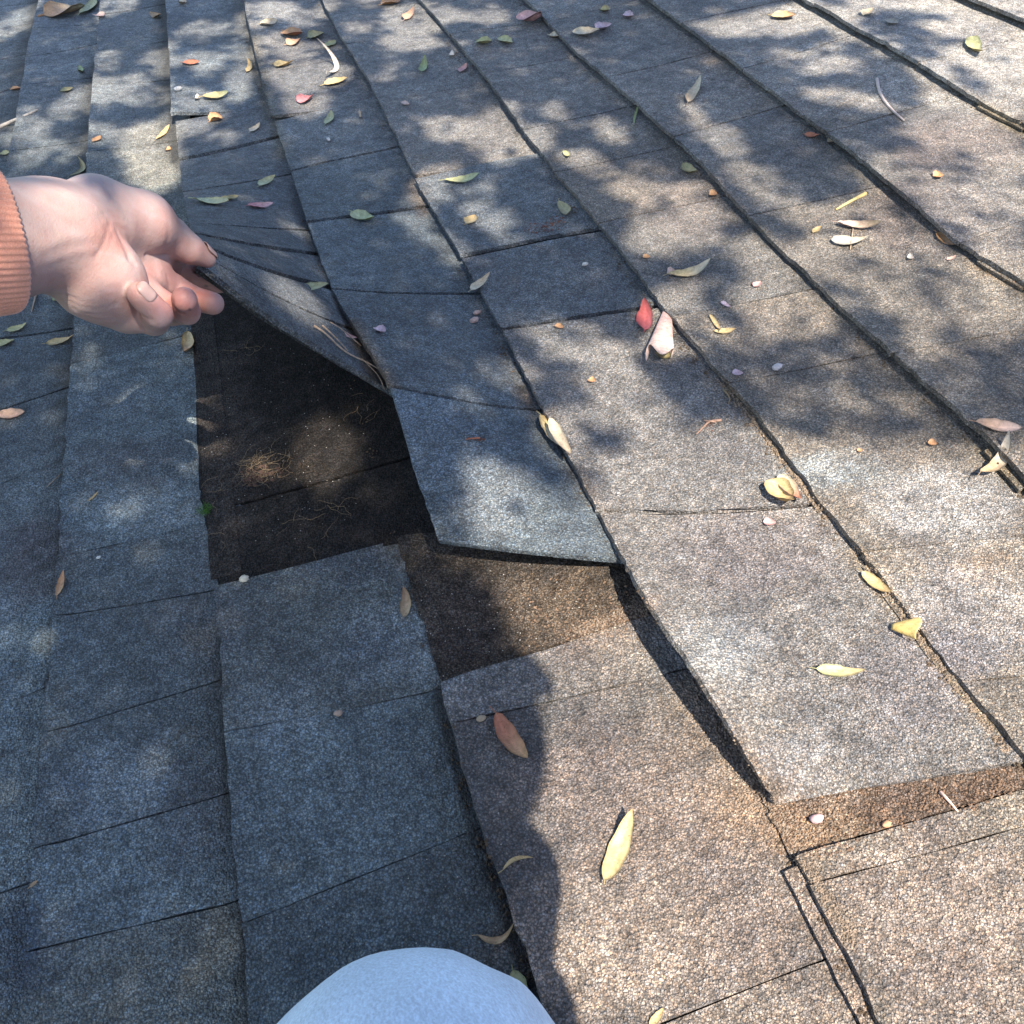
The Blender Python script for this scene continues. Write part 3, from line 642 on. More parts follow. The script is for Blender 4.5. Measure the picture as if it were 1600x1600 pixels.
# twigs and sticks
M_TWIG = simple('twig_bark', (.34, .25, .18), .85, .35, 400, .0003)
M_ROOT = simple('dry_rootlet', (.24, .17, .10), .85, .35, 300)
def tubev(pts, r0, r1, seg=6):
    V, F = [], []; n = len(pts)
    for i, p in enumerate(pts):
        d = (pts[min(i + 1, n - 1)] - pts[max(i - 1, 0)]).normalized(); a = d.cross(Vector((.3, .2, 1))).normalized(); b = d.cross(a); r = r0 + (r1 - r0) * i / (n - 1)
        for s in range(seg): t = 2 * math.pi * s / seg; V.append(p + (a * math.cos(t) + b * math.sin(t)) * r)
    for i in range(n - 1):
        for s in range(seg): F.append((i * seg + s, i * seg + (s + 1) % seg, (i + 1) * seg + (s + 1) % seg, (i + 1) * seg + s))
    F.append(tuple(range(seg))[::-1]); F.append(tuple((n - 1) * seg + s for s in range(seg))); return V, F
def px_curve(pl, lift=.0012, step=10):
    out = []
    for x, y in dens(pl, step):
        c, n = surf(x, y); out.append(c + n * lift)
    for _ in range(2): out = [out[0]] + [(out[i - 1] + out[i] * 2 + out[i + 1]) / 4 for i in range(1, len(out) - 1)] + [out[-1]]
    return out
def stick(lines, r, label, cat='twig', mat=None, lift=.0012, col=None, name='twig'):
    V, F = [], []; org = None; obs = []
    P0 = px_curve(lines[0], lift); org = P0[len(P0) // 2]
    top = None
    for k, l in enumerate(lines):
        P = px_curve(l, lift + .0008 * k); v, f = tubev([p - org for p in P], r * (1 - .25 * k), r * .45)
        me = mesh(name, v, f, True)
        if top is None: top = link(name, me, mat or M_TWIG, None, org)
        else: link('side_twig', me, mat or M_TWIG, top)
    return tag(top, label, cat, 'twigs and sticks on the roof')
stick([[(-10, 204), (30, 186), (59, 173)]], .0035, 'thick grey twig entering at the left border above the sleeve', mat=simple('grey_twig', (.36, .32, .28), .9, .3, 300, .0004))
stick([[(1370, 125), (1372, 145), (1380, 160), (1396, 176), (1412, 190)]], .0022, 'curved stick, grey above and pinkish below, upper right', mat=simple('pink_twig', (.52, .42, .38), .8, .2, 300))
stick([[(1352, 304), (1330, 315), (1306, 329)]], .0022, 'straight yellow stick with a knobbed end, right side', mat=simple('yellow_twig', (.60, .46, .20), .7, .2, 300))
stick([[(1332, 360), (1330, 380), (1328, 392)]], .0010, 'thin stalk between the dusty pink and grey-green leaves')
stick([[(488, 512), (506, 520), (522, 542), (545, 558), (575, 570), (606, 586)], [(500, 512), (520, 530), (540, 552)], [(512, 508), (530, 516), (540, 528), (560, 545)], [(560, 566), (585, 590), (600, 604)]], .0011, 'dark branching twig caught along the lifted edge', lift=.0022)
stick([[(57, 462), (53, 476), (50, 488)]], .0012, 'short grey twig just below the sleeve')
stick([[(1468, 1238), (1482, 1252), (1496, 1270)]], .0011, 'small pinkish twig on the rusty strip, lower right', mat=simple('pale_twig', (.55, .38, .32), .8, .2, 300))
stick([[(96, 742), (84, 752), (74, 762)]], .0006, 'hair-thin brown needle on the left, by a course edge')
stick([[(1127, 658), (1108, 664), (1112, 654), (1098, 670), (1088, 680)], [(1118, 662), (1100, 660)]], .0013, 'brown curly catkin in the shade right of middle', mat=simple('catkin', (.30, .19, .14), .9, .4, 300))
stick([[(750, 686), (738, 684), (728, 688)]], .0009, 'short rusty thread on the lifted blue-grey shingle', mat=simple('rusty_thread', (.34, .13, .08), .9, .3, 300))
stick([[(1130, 610), (1140, 618), (1146, 628), (1138, 632)]], .0010, 'curled straw at a course edge right of middle', mat=M_ROOT)
# berries, seeds, pebbles
def berry(px, py, rpx, col, label, cat='berry', name='berry', squash=.85):
    c, n = surf(px, py); d = (c - CAM_POS).length; r = rpx / FOC * abs(Vector(RC.T @ np.array(c - CAM_POS)).z)
    V, F = [], []; nu, nv = 10, 7; rr = random.Random(px)
    V.append((0, 0, r * squash * 1.6))
    for i in range(1, nv):
        ph_ = math.pi * i / nv
        for j in range(nu):
            t = 2 * math.pi * j / nu; k = r * (1 + .22 * rr.uniform(-1, 1)); V.append((1.25 * k * math.sin(ph_) * math.cos(t), .85 * k * math.sin(ph_) * math.sin(t), r * squash * (1 + math.cos(ph_)) * .8))
    V.append((0, 0, 0)); e = len(V) - 1
    for j in range(nu):
        F.append((0, 1 + j, 1 + (j + 1) % nu)); F.append((e, 1 + (nv - 2) * nu + (j + 1) % nu, 1 + (nv - 2) * nu + j))
        for i in range(nv - 2): F.append((1 + i * nu + j, 1 + (i + 1) * nu + j, 1 + (i + 1) * nu + (j + 1) % nu, 1 + i * nu + (j + 1) % nu))
    key = 'speck_' + '_'.join('%02d' % int(q * 99) for q in col); mt = bpy.data.materials.get(key) or simple(key, col, .6, .25, 500, .0003)
    return tag(link(name, mesh(name, V, F, True), mt, None, c), label, cat, 'berries, seeds and pebbles on the roof')
berry(1275, 1281, 9, (.52, .34, .34), 'dusty pink berry on the rusty strip, with a small shadow')
berry(1385, 1289, 6, (.50, .28, .16), 'tan seed on the joint of the rusty strip', 'seed', 'seed')
berry(383, 907, 7, (.45, .42, .34), 'round white pebble at the corner of a joint below the bare patch', 'pebble', 'pebble')
berry(530, 1116, 6, (.36, .26, .20), 'brown seed on a joint of the shaded shingles, lower middle', 'seed', 'seed')
berry(752, 1123, 6, (.30, .23, .16), 'brown ring-like seed left of the orange-red leaf', 'seed', 'seed', .4)
berry(1214, 577, 7, (.46, .42, .42), 'grey berry in the shade right of middle'); berry(914, 415, 4, (.45, .43, .4), 'tiny white pebble on the shaded middle shingle', 'pebble', 'pebble')
berry(746, 491, 5, (.34, .24, .21), 'upper one of two brown berries in the gap by a course edge'); berry(742, 503, 6, (.36, .25, .22), 'lower one of two brown berries in the gap by a course edge')
berry(279, 142, 5, (.42, .41, .4), 'tiny white pebble near the top left, beside a course edge', 'pebble', 'pebble')
berry(155, 872, 3, (.55, .55, .52), 'tiny pale grit on the left course', 'pebble', 'pebble')
# rootlets and soil on the bared patch, moss tuft, brown crumbs
def tangle(spots, n, ln, r, name, mat, label=None, seedv=3):
    rr = random.Random(seedv); V, F = [], []
    for cx, cy, rx, ry in spots:
        for _ in range(n):
            a = rr.uniform(0, 6.28); q = math.sqrt(rr.random()); x, y = cx + rx * q * math.cos(a), cy + ry * q * math.sin(a)
            c, nn_ = surf(x, y); p = c + nn_ * rr.uniform(.0004, .002); h = rr.uniform(0, 6.28); pts = [p]
            for s in range(rr.randint(4, 9)):
                h += rr.uniform(-.8, .8); p = p + Vector((math.cos(h), math.sin(h), rr.uniform(-.12, .16))) * ln; p.z = max(p.z, c.z + .0004); pts.append(p.copy())
            v, f = tubev(pts, r, r * .5, 4); o = len(V); V += v; F += [tuple(i + o for i in g) for g in f]
    ob = link(name, mesh(name, V, F), mat, roof); ob['kind'] = 'stuff'
    if label: ob['label'] = label
tangle([(410, 725, 42, 26), (398, 735, 26, 18)], 34, .0024, .00018, 'rootlets', M_ROOT, 'matted dry rootlets on the bare headlap')
tangle([(470, 835, 46, 24), (515, 805, 40, 16), (575, 640, 22, 30), (345, 800, 12, 60), (395, 545, 30, 10)], 6, .0030, .00016, 'rootlets', M_ROOT, None, 5)
tangle([(321, 797, 8, 8)], 60, .0010, .0002, 'moss', simple('moss', (.05, .12, .02), .9, .4, 300), 'small green moss tuft', 9)
def grit(spots, n, r0, r1, mat, name, seedv, lab=None):
    rr = random.Random(seedv); V, F = [], []
    for cx, cy, rx, ry, w in spots:
        for _ in range(int(n * w)):
            a = rr.uniform(0, 6.28); q = rr.random() ** .6; x, y = cx + rx * q * math.cos(a), cy + ry * q * math.sin(a)
            c, nn_ = surf(x, y); r = rr.uniform(r0, r1); o = len(V)
            for d in ((1, 0, 0), (0, 1, 0), (-1, 0, 0), (0, -1, 0), (0, 0, 1), (0, 0, -.3)):
                V.append(c + Vector(d) * r * rr.uniform(.7, 1.2) + nn_ * r * .3)
            F += [(o + i, o + (i + 1) % 4, o + 4) for i in range(4)] + [(o + (i + 1) % 4, o + i, o + 5) for i in range(4)]
    ob = link(name, mesh(name, V, F), mat, roof); ob['kind'] = 'stuff'
    if lab: ob['label'] = lab
grit([(410, 740, 34, 14, 1), (395, 752, 14, 8, .6)], 60, .0008, .0024, simple('soil_crumb', (.075, .045, .034), .95, .5, 300), 'soil_crumbs', 2, 'reddish soil crumbs on the bare headlap')
grit([(1290, 1310, 60, 30, 1), (1380, 1275, 70, 24, 1), (1480, 1250, 70, 22, 1), (1550, 1228, 40, 16, .6), (1230, 1290, 40, 50, 1), (900, 950, 110, 50, 1.2)], 110, .0004, .0012, simple('rusty_grit', (.17, .11, .075), .95, .6, 400), 'rusty_grit', 14, 'rusty grit lying on the uncovered headlaps')
grit([(845, 356, 30, 9, 1), (870, 345, 14, 7, .4), (745, 686, 14, 4, .2), (1110, 668, 20, 8, .2)], 46, .0006, .0016, simple('brown_crumb', (.13, .06, .045), .95, .5, 300), 'brown_crumbs', 4, 'brown crumbs beside an oval leaf')
gs = []
rg_ = random.Random(12)
for ek in (2, 3, 4, 5, 6, 7):
    for (x, y) in dens([q for q in EDGE[ek] if 0 <= q[0] <= 1600], 26):
        if rg_.random() < .55: gs.append((x - 7, y + 2, 9, 9, rg_.choice((.3, .6, 1.6))))
grit(gs, 9, .0004, .0014, simple('dark_litter', (.085, .06, .04), .95, .6, 400), 'dark_litter', 16, 'dark litter and broken leaf crumbs caught along the course edges')
gs = []
for pl, wd_, col_, w_ in DIRT_SHADE[:6]:
    for (x, y) in dens(pl, 18): gs.append((x, y, wd_ * .9, wd_ * .9, 1))
grit(gs, 26, .0005, .0011, simple('loose_granule', (.22, .17, .13), .9, .6, 400), 'loose_granules', 6, 'loose rusty granules washed against the edges')
grit([(450, 700, 130, 160, 1), (180, 700, 160, 250, 1), (800, 950, 170, 70, .8), (600, 1200, 250, 300, 1)], 110, .0003, .0006, simple('pale_granule', (.40, .38, .35), .8, .3, 400), 'pale_granules', 8)

# ------------------------------------------------------------------ person (hand, sleeve and knee in view; the rest casts its shadow)
def seg_sd(P, a, b, ra, rb):
    a = np.asarray(a, np.float32); b = np.asarray(b, np.float32); ba = b - a; pa = P - a
    t = np.clip((pa @ ba) / max(1e-9, float(ba @ ba)), 0, 1)
    return np.linalg.norm(pa - t[..., None] * ba, axis=-1) - (ra + (rb - ra) * t)
def smin(a, b, k):
    h = np.clip(.5 + .5 * (b - a) / k, 0, 1); return b + (a - b) * h - k * h * (1 - h)
def smax(a, b, k): return -smin(-a, -b, k)
def nets(f, lo, hi, step):
    ax_ = [np.arange(lo[i], hi[i] + step, step, dtype=np.float32) for i in range(3)]
    G = np.stack(np.meshgrid(*ax_, indexing='ij'), -1)
    F = np.empty(G.shape[:3], np.float32)
    for i in range(0, G.shape[0], 24): F[i:i + 24] = f(G[i:i + 24])
    Sg = F < 0; nx, ny, nz = F.shape
    acc = np.zeros((nx - 1, ny - 1, nz - 1, 3), np.float32); cnt = np.zeros((nx - 1, ny - 1, nz - 1), np.float32)
    for ax3 in range(3):
        o1, o2 = [k for k in range(3) if k != ax3]
        sl0 = [slice(None)] * 3; sl1 = [slice(None)] * 3; sl0[ax3] = slice(0, -1); sl1[ax3] = slice(1, None)
        A, B = F[tuple(sl0)], F[tuple(sl1)]; cr = (A < 0) != (B < 0)
        t = np.where(cr, A / np.where(cr, A - B, 1), 0)
        for d1 in (0, 1):
            for d2 in (0, 1):
                s = [slice(None)] * 3; s[o1] = slice(d1, d1 + F.shape[o1] - 1); s[o2] = slice(d2, d2 + F.shape[o2] - 1); s = tuple(s)
                c = cr[s]; acc[..., ax3] += np.where(c, t[s], 0); acc[..., o1] += d1 * c; acc[..., o2] += d2 * c; cnt += c
    act = cnt > 0; idx = -np.ones(act.shape, np.int64); idx[act] = np.arange(act.sum())
    ii = np.argwhere(act); V = (ii + acc[act] / cnt[act][:, None]) * step + np.array(lo)
    faces = []
    for ax3 in range(3):
        o1, o2 = (ax3 + 1) % 3, (ax3 + 2) % 3
        sl0 = [slice(None)] * 3; sl1 = [slice(None)] * 3; sl0[ax3] = slice(0, -1); sl1[ax3] = slice(1, None)
        A, B = Sg[tuple(sl0)], Sg[tuple(sl1)]; e = np.argwhere(A != B)
        e = e[(e[:, o1] > 0) & (e[:, o2] > 0) & (e[:, o1] < F.shape[o1] - 1) & (e[:, o2] < F.shape[o2] - 1)]
        def cell(d1, d2):
            c = e.copy(); c[:, o1] -= d1; c[:, o2] -= d2; return idx[c[:, 0], c[:, 1], c[:, 2]]
        q = np.stack([cell(1, 1), cell(0, 1), cell(0, 0), cell(1, 0)], 1)
        flip = ~A[e[:, 0], e[:, 1], e[:, 2]]; q[flip] = q[flip][:, ::-1]; faces.append(q)
    Fq = np.concatenate(faces); Fq = Fq[(Fq >= 0).all(1)]
    return V, Fq
def np_mesh(name, V, Fq, origin=(0, 0, 0), smooth=True):
    V = V - np.array(origin)
    m = bpy.data.meshes.new(name); m.vertices.add(len(V)); m.vertices.foreach_set('co', V.astype(np.float32).ravel())
    m.loops.add(4 * len(Fq)); m.polygons.add(len(Fq)); m.loops.foreach_set('vertex_index', Fq.astype(np.int32).ravel())
    m.polygons.foreach_set('loop_start', (np.arange(len(Fq)) * 4).astype(np.int32)); m.update(calc_edges=True)
    m.polygons.foreach_set('use_smooth', [smooth] * len(Fq)); return m

# hand joints: (pixel x, pixel y, depth) and radius
H = lambda x, y, d: deep(x, y, d * 1.012)
ca = deep(-9, 377, .458); vd_ = ray(-1, 377); vd_ = vd_ / np.linalg.norm(vd_); lf_ = -(RC @ np.array([1., 0, 0])); lf_ = lf_ - vd_ * (lf_ @ vd_)
cax = lf_ / np.linalg.norm(lf_) - vd_ * .40; cax = cax / np.linalg.norm(cax)
WR1 = ca + cax * .004; WR0 = ca + cax * .14; WR2 = H(80, 366, .488)
CH = {
 'pinky': [((192, 480, .525), .0130), ((240, 500, .530), .0098), ((247, 491, .510), .0086), ((220, 461, .500), .0080)],
 'ring': [((214, 455, .548), .0125), ((268, 486, .560), .0098), ((292, 487, .543), .0084), ((288, 468, .526), .0080)],
 'middle': [((232, 430, .566), .0120), ((270, 448, .586), .0094), ((302, 466, .588), .0086), ((332, 474, .580), .0080)],
 'index': [((238, 392, .580), .0130), ((272, 412, .610), .0098), ((308, 429, .624), .0090), ((342, 442, .632), .0078)],
 'thumb': [((150, 335, .520), .0180), ((228, 347, .550), .0185), ((265, 368, .572), .0132), ((296, 389, .585), .0108), ((323, 404, .596), .0066)],
}
for k_ in CH: CH[k_] = [(H(*p), r) for p, r in CH[k_]]
FR = CH['thumb']
def hand_sd(P):
    arm = seg_sd(P, WR0, WR1, .0335, .0325); arm = smin(arm, seg_sd(P, WR1, WR2, .0325, .0308), .006)
    palm = seg_sd(P, WR2, H(150, 345, .520), .0295, .0225)
    palm = smin(palm, seg_sd(P, H(152, 328, .522), H(215, 348, .552), .0205, .0195), .012)
    palm = smin(palm, seg_sd(P, H(122, 398, .502), H(160, 435, .512), .0265, .0255), .008)
    palm = smin(palm, seg_sd(P, H(152, 440, .510), H(200, 482, .528), .0245, .0160), .010)
    palm = smin(palm, seg_sd(P, H(150, 390, .535), H(222, 420, .570), .0230, .0160), .012)
    palm = smin(palm, seg_sd(P, H(210, 462, .548), H(240, 402, .585), .0135, .0135), .008)
    d = smin(arm, palm, .009)
    th = None
    for (a, ra), (b, rb), k in ((FR[0], FR[1], 0), (FR[1], FR[2], .005), (FR[2], FR[3], .002), (FR[3], FR[4], .001)):
        q = seg_sd(P, a, b, ra, rb); th = q if th is None else smin(th, q, k)
    d = smin(d, th, .006)
    fing = None
    for nm in ('index', 'middle', 'ring', 'pinky'):
        c = CH[nm]; f = seg_sd(P, c[0][0], c[1][0], c[0][1], c[1][1])
        for a, b in ((1, 2), (2, 3)):
            f = smin(f, seg_sd(P, c[a][0], c[b][0], c[a][1], c[b][1]), .0016)
        fing = f if fing is None else smin(fing, f, .0006)
    d = smin(d, fing, .0040)
    near = d < .004
    if CREASES and near.any():
        Q_ = P[near]; dd = d[near]
        for pts, dep, w in CREASES:
            g = None
            for a, b in zip(pts, pts[1:]):
                t = seg_sd(Q_, a, b, 0, 0); g = t if g is None else np.minimum(g, t)
            dd = dd + dep * np.exp(-(g / w) ** 2)
        d = d.copy(); d[near] = dd
    return d
def on_skin(px, py, d0, d1):
    """depth at which the ray through a pixel enters the hand"""
    ds = np.linspace(d0, d1, 240); pts = np.array([deep(px, py, q) for q in ds], np.float32)
    v = hand_sd(pts); i = int(np.argmax(v < 0)); return pts[i] if v[i] < 0 else None
CREASES = []
def crease(pxs, dep=.0008, w=.0014):
    pts = [on_skin(x, y, .38, .68) for x, y in pxs]; pts = [p for p in pts if p is not None]
    return (pts, dep, w) if len(pts) > 1 else None
raw = [([(200, 396), (203, 406), (210, 411)], .0022, .0020), ([(196, 390), (190, 375), (183, 362)], .0009, .002), ([(150, 400), (160, 385), (168, 362), (172, 348)], .0008, .0018), ([(158, 404), (168, 388), (176, 366)], .0005, .0014),
       ([(102, 460), (125, 470), (150, 472), (172, 462)], .0006, .0013), ([(108, 470), (132, 480), (158, 482), (182, 474)], .0006, .0013), ([(116, 481), (142, 491), (168, 490)], .0005, .0013), ([(126, 490), (150, 499), (176, 498)], .0005, .0012), ([(135, 462), (160, 460), (176, 450)], .0004, .0012),
       ([(217, 489), (221, 503), (224, 516)], .0013, .0013), ([(217, 489), (228, 496), (238, 500)], .0012, .0012), ([(261, 350), (262, 368), (259, 386)], .0006, .0016), ([(152, 338), (172, 332), (192, 334), (208, 342)], .0005, .0013), ([(156, 345), (176, 340), (196, 344), (206, 352)], .0005, .0012), ([(163, 354), (182, 352), (196, 360)], .0004, .0012),
       ([(70, 300), (110, 305), (150, 325)], -.0007, .004), ([(60, 390), (100, 372), (145, 366)], -.0008, .0035), ([(60, 410), (105, 396), (140, 390)], -.0006, .003),
       ([(262, 434), (264, 448)], .0010, .0011), ([(240, 424), (262, 432)], .0006, .0012), ([(286, 416), (282, 428)], .0007, .0011), ([(302, 452), (304, 484)], .0006, .0011), ([(270, 470), (274, 484), (284, 490)], .0012, .0013),
       ([(215, 350), (232, 392)], .0004, .003), ([(228, 398), (250, 398), (262, 398)], .0009, .0013)]
CREASES = [c for c in (crease(*r) for r in raw) if c]
allp = np.array([p for c in CH.values() for p, r in c] + [WR0, WR1, WR2])
lo = np.maximum(allp.min(0) - .045, -9); hi = allp.max(0) + .045
HV, HF = nets(hand_sd, lo, hi, .00135)

def skin_tint(V):
    x, y = proj_many(V); c = np.tile(np.array([.325, .238, .226]), (len(V), 1))
    def blob(cx, cy, rx, ry, col, w):
        nonlocal c
        f = (w * sst(1.3, .1, ((x - cx) / rx) ** 2 + ((y - cy) / ry) ** 2))[:, None]; c = c * (1 - f) + np.array(col) * .57 * f
    blob(170, 375, 40, 40, (.62, .33, .28), .7); blob(230, 470, 40, 40, (.60, .31, .27), .7); blob(290, 475, 60, 30, (.58, .28, .25), .8)
    blob(300, 435, 50, 30, (.50, .24, .22), .8); blob(255, 425, 40, 22, (.58, .32, .29), .7); blob(300, 395, 40, 26, (.62, .36, .31), .7)
    blob(262, 345, 24, 30, (.60, .36, .32), .6); blob(60, 340, 90, 70, (.62, .47, .42), .5); blob(150, 440, 60, 40, (.62, .38, .33), .5)
    blob(325, 455, 26, 12, (.40, .17, .17), .5)
    for q in ((305, 426), (312, 431), (322, 447), (296, 484)): blob(q[0], q[1], 3.5, 2.5, (.08, .05, .05), .9)
    return c
def skin_material():
    q = NT('skin'); co = q.n('TexCoord').outputs['Object']; a = q.n('Attribute', attribute_name='tint').outputs['Color']
    n1 = q.n('TexNoise', i_Scale=55.0, i_Detail=5.0, i_Roughness=.6); q.l(co, n1.inputs['Vector'])
    c = q.mix('MULTIPLY', 1, a, q.ramp(n1.outputs[0], [(.3, (.96, .80, .79)), (.7, (1.04, 1.06, 1.05))]))
    v1 = q.n('TexVoronoi', i_Scale=26.0, feature='DISTANCE_TO_EDGE'); wn = q.n('TexNoise', i_Scale=20.0, i_Detail=3.0); q.l(co, wn.inputs['Vector'])
    ad = q.n('VectorMath', operation='MULTIPLY_ADD'); ad.inputs[1].default_value = (.04,) * 3; q.l(wn.outputs['Color'], ad.inputs[0]); q.l(co, ad.inputs[2]); q.l(ad.outputs[0], v1.inputs['Vector'])
    vein = q.ramp(v1.outputs['Distance'], [(.0, 1), (.09, 0)]); vm = q.n('Math', operation='MULTIPLY', i_1=.10); q.l(vein, vm.inputs[0])
    c = q.mix('MIX', vm.outputs[0], c, (.42, .36, .40))
    q.l(c, q.b.inputs['Base Color']); q.b.inputs['Roughness'].default_value = .52; q.b.inputs['Specular IOR Level'].default_value = .4
    q.b.inputs['Subsurface Weight'].default_value = .25; q.b.inputs['Subsurface Radius'].default_value = (1, .35, .2); q.b.inputs['Subsurface Scale'].default_value = .006
    v2 = q.n('TexVoronoi', i_Scale=900.0); q.l(co, v2.inputs['Vector'])
    n3 = q.n('TexNoise', i_Scale=260.0, i_Detail=4.0, i_Roughness=.7); q.l(co, n3.inputs['Vector'])
    b1 = q.n('Bump', i_Strength=.35, i_Distance=.0003); q.l(v2.outputs['Distance'], b1.inputs['Height'])
    b2 = q.n('Bump', i_Strength=.5, i_Distance=.0006); q.l(n3.outputs[0], b2.inputs['Height']); q.l(b1.outputs[0], b2.inputs['Normal'])
    q.l(b2.outputs[0], q.b.inputs['Normal']); return q.m
M_SKIN = skin_material()
# body skeleton, roof space
KNEE = deep(645, 1800, .372)
PEL = np.array([.06, -.62, .30]); CHEST = np.array([.03, -.50, .56]); NECK = np.array([.092, -.325, .80]); HEAD = np.array([.245, -.265, .93])
SHL = np.array([-.15, -.32, .72]); SHR = np.array([.042, -.415, .70]); ELL = np.array([-.46, .06, .47]); ELR = np.array([.035, -.35, .48]); HR = np.array([.085, -.045, .50])
OR = np.array([0.0, -.5, 0.0])
def face_body(P):
    d = seg_sd(P, NECK - [0, 0, .05], HEAD - [0, 0, .05], .050, .050)
    h = smin(seg_sd(P, HEAD + [0, -.02, .03], HEAD + [0, .0, .02], .088, .08), seg_sd(P, HEAD + [0, .04, -.05], HEAD + [0, .055, -.085], .052, .035), .04)
    h = smin(h, seg_sd(P, HEAD + [0, .082, .0], HEAD + [0, .102, -.035], .010, .015), .012)      # nose
    for s in (-1, 1):
        h = smax(h, -seg_sd(P, HEAD + [s * .032, .098, .008], HEAD + [s * .034, .1, .008], .014, .014), .012)   # eye sockets
        h = smin(h, seg_sd(P, HEAD + [s * .032, .072, .006], HEAD + [s * .033, .072, .006], .0125, .0125), .002)
        h = smin(h, seg_sd(P, HEAD + [s * .082, -.005, .015], HEAD + [s * .08, .0, -.03], .014, .009), .006)   # ears
    h = smax(h, -seg_sd(P, HEAD + [-.022, .103, -.064], HEAD + [.022, .103, -.064], .004, .004), .005)
    d = smin(d, h, .02)
    # right forearm and the hand that holds the phone
    w = HR + np.array([.045, -.075, -.01])
    d = smin(d, seg_sd(P, NECK - [0, 0, .05], SHR, .05, .045), .02); d = smin(d, seg_sd(P, SHR, ELR, .045, .036), .02)
    d = smin(d, seg_sd(P, ELR, w, .036, .028), .01)
    d = smin(d, seg_sd(P, w, HR + [.03, -.035, -.01], .028, .026), .015)
    for i, z in enumerate((-.035, -.012, .011, .033)):
        a = HR + np.array([.03, -.03, z]); b = HR + np.array([.012, -.040, z - .004]); c = HR + np.array([-.012 + .004 * abs(i - 1.5), -.022, z - .006])
        d = smin(d, smin(seg_sd(P, a, b, .011, .0095), seg_sd(P, b, c, .0095, .008), .002), .003)
    d = smin(d, smin(seg_sd(P, HR + [.035, -.03, .03], HR + [.042, .0, .045], .014, .011), seg_sd(P, HR + [.042, .0, .045], HR + [.022, .016, .052], .011, .009), .003), .008)
    return d
BV, BF = nets(face_body, np.array([-.1, -.5, .38]), np.array([.42, .06, 1.06]), .0075)
V_ = np.concatenate([HV, BV]); F_ = np.concatenate([HF, BF + len(HV)])
person = link('person', None, None, None, tuple(OR))
tag(person, 'person kneeling in light blue jeans and salmon sweater, bare left hand lifting a shingle corner', 'person')
me = np_mesh('body', V_, F_, OR); ct = np.concatenate([skin_tint(HV), np.tile([.46, .32, .28], (len(BV), 1))]); set_col(me, ct)
link('body', me, M_SKIN, person)
# finger nails in view
M_NAIL = simple('nail', (.34, .215, .198), .45, .05, 300, 0, .1, .6)
def nail(c, r, side_px, wid, length, lift=-.0001):
    """c: finger chain; nail patch on the dorsal side that looks towards pixel direction side_px"""
    (a, ra), (b, rb) = c[-2], c[-1]; ax_ = Vector(b - a).normalized()
    tow = Vector(side_px); tow = (tow - ax_ * tow.dot(ax_)).normalized(); bi = ax_.cross(tow)
    V, F = [], []; n1, n2 = 9, 9
    for i in range(n1):
        s = i / (n1 - 1)
        for j in range(n2):
            t = (j / (n2 - 1) - .5) * 2
            pos = Vector(b) + ax_ * (rb * .95 - length * (1 - s)); rr = rb + (ra - rb) * min(1, length * (1 - s) / (Vector(a) - Vector(b)).length)
            wf = wid * (math.sqrt(max(0, 1 - (abs(s - .5) * 2) ** 6 * .75)))
            ang = t * wf; taper = max(0.0, (s - .75) / .25)
            V.append(pos + (tow * math.cos(ang) + bi * math.sin(ang)) * (rr + lift - taper ** 2 * rb * .42 * math.cos(ang)))
            if i and j: F.append(((i - 1) * n2 + j - 1, (i - 1) * n2 + j, i * n2 + j, i * n2 + j - 1))
    m_ = mesh('fingernail', V, F, True, OR); ob = link('fingernail', m_, M_NAIL, person)
    md = ob.modifiers.new('thickness', 'SOLIDIFY'); md.thickness = .0004
upcam = Vector(RC @ np.array([0, 1, 0])); rtcam = Vector(RC @ np.array([1, 0, 0])); tocam = Vector(RC @ np.array([0, 0, 1]))
nail(CH['pinky'], 0, tocam * .8 + upcam * .45 + rtcam * .55, .66, .0125)
nail(CH['thumb'], 0, upcam * 1.0 + rtcam * .5 + tocam * .2, .85, .0125)

def fabric(name, col, rib=None, weave=900.0, var=.12, bump=.0004):
    q = NT(name); co = q.n('TexCoord').outputs['Object']
    n1 = q.n('TexNoise', i_Scale=18.0, i_Detail=4.0); q.l(co, n1.inputs['Vector'])
    n2 = q.n('TexNoise', i_Scale=weave, i_Detail=2.0); q.l(co, n2.inputs['Vector'])
    mp = q.n('Mapping'); mp.inputs['Rotation'].default_value = (.4, .3, .5); mp.inputs['Scale'].default_value = (1, .10, 1); q.l(co, mp.inputs[0])
    w = q.n('TexNoise', i_Scale=weave * .8, i_Detail=2.0); q.l(mp.outputs[0], w.inputs['Vector'])
    c = q.mix('MULTIPLY', 1, col, q.ramp(n1.outputs[0], [(.3, 1 - var), (.7, 1 + var)]))
    c = q.mix('MULTIPLY', 1, c, q.ramp(n2.outputs[0], [(.35, .90), (.65, 1.08)]))
    c = q.mix('MULTIPLY', 1, c, q.ramp(w.outputs[0], [(.3, .86), (.7, 1.13)]))
    q.l(c, q.b.inputs['Base Color']); q.b.inputs['Roughness'].default_value = .9; q.b.inputs['Sheen Weight'].default_value = .25
    ad = q.n('Math', operation='ADD'); q.l(n2.outputs[0], ad.inputs[0]); q.l(w.outputs[0], ad.inputs[1])
    b = q.n('Bump', i_Strength=.5, i_Distance=bump); q.l(ad.outputs[0], b.inputs['Height']); q.l(b.outputs[0], q.b.inputs['Normal']); return q.m
M_DENIM = fabric('light_denim', (.58, .71, .83)); M_KNIT = fabric('salmon_knit', (.56, .25, .17), weave=1800.0, var=.06, bump=.0002)
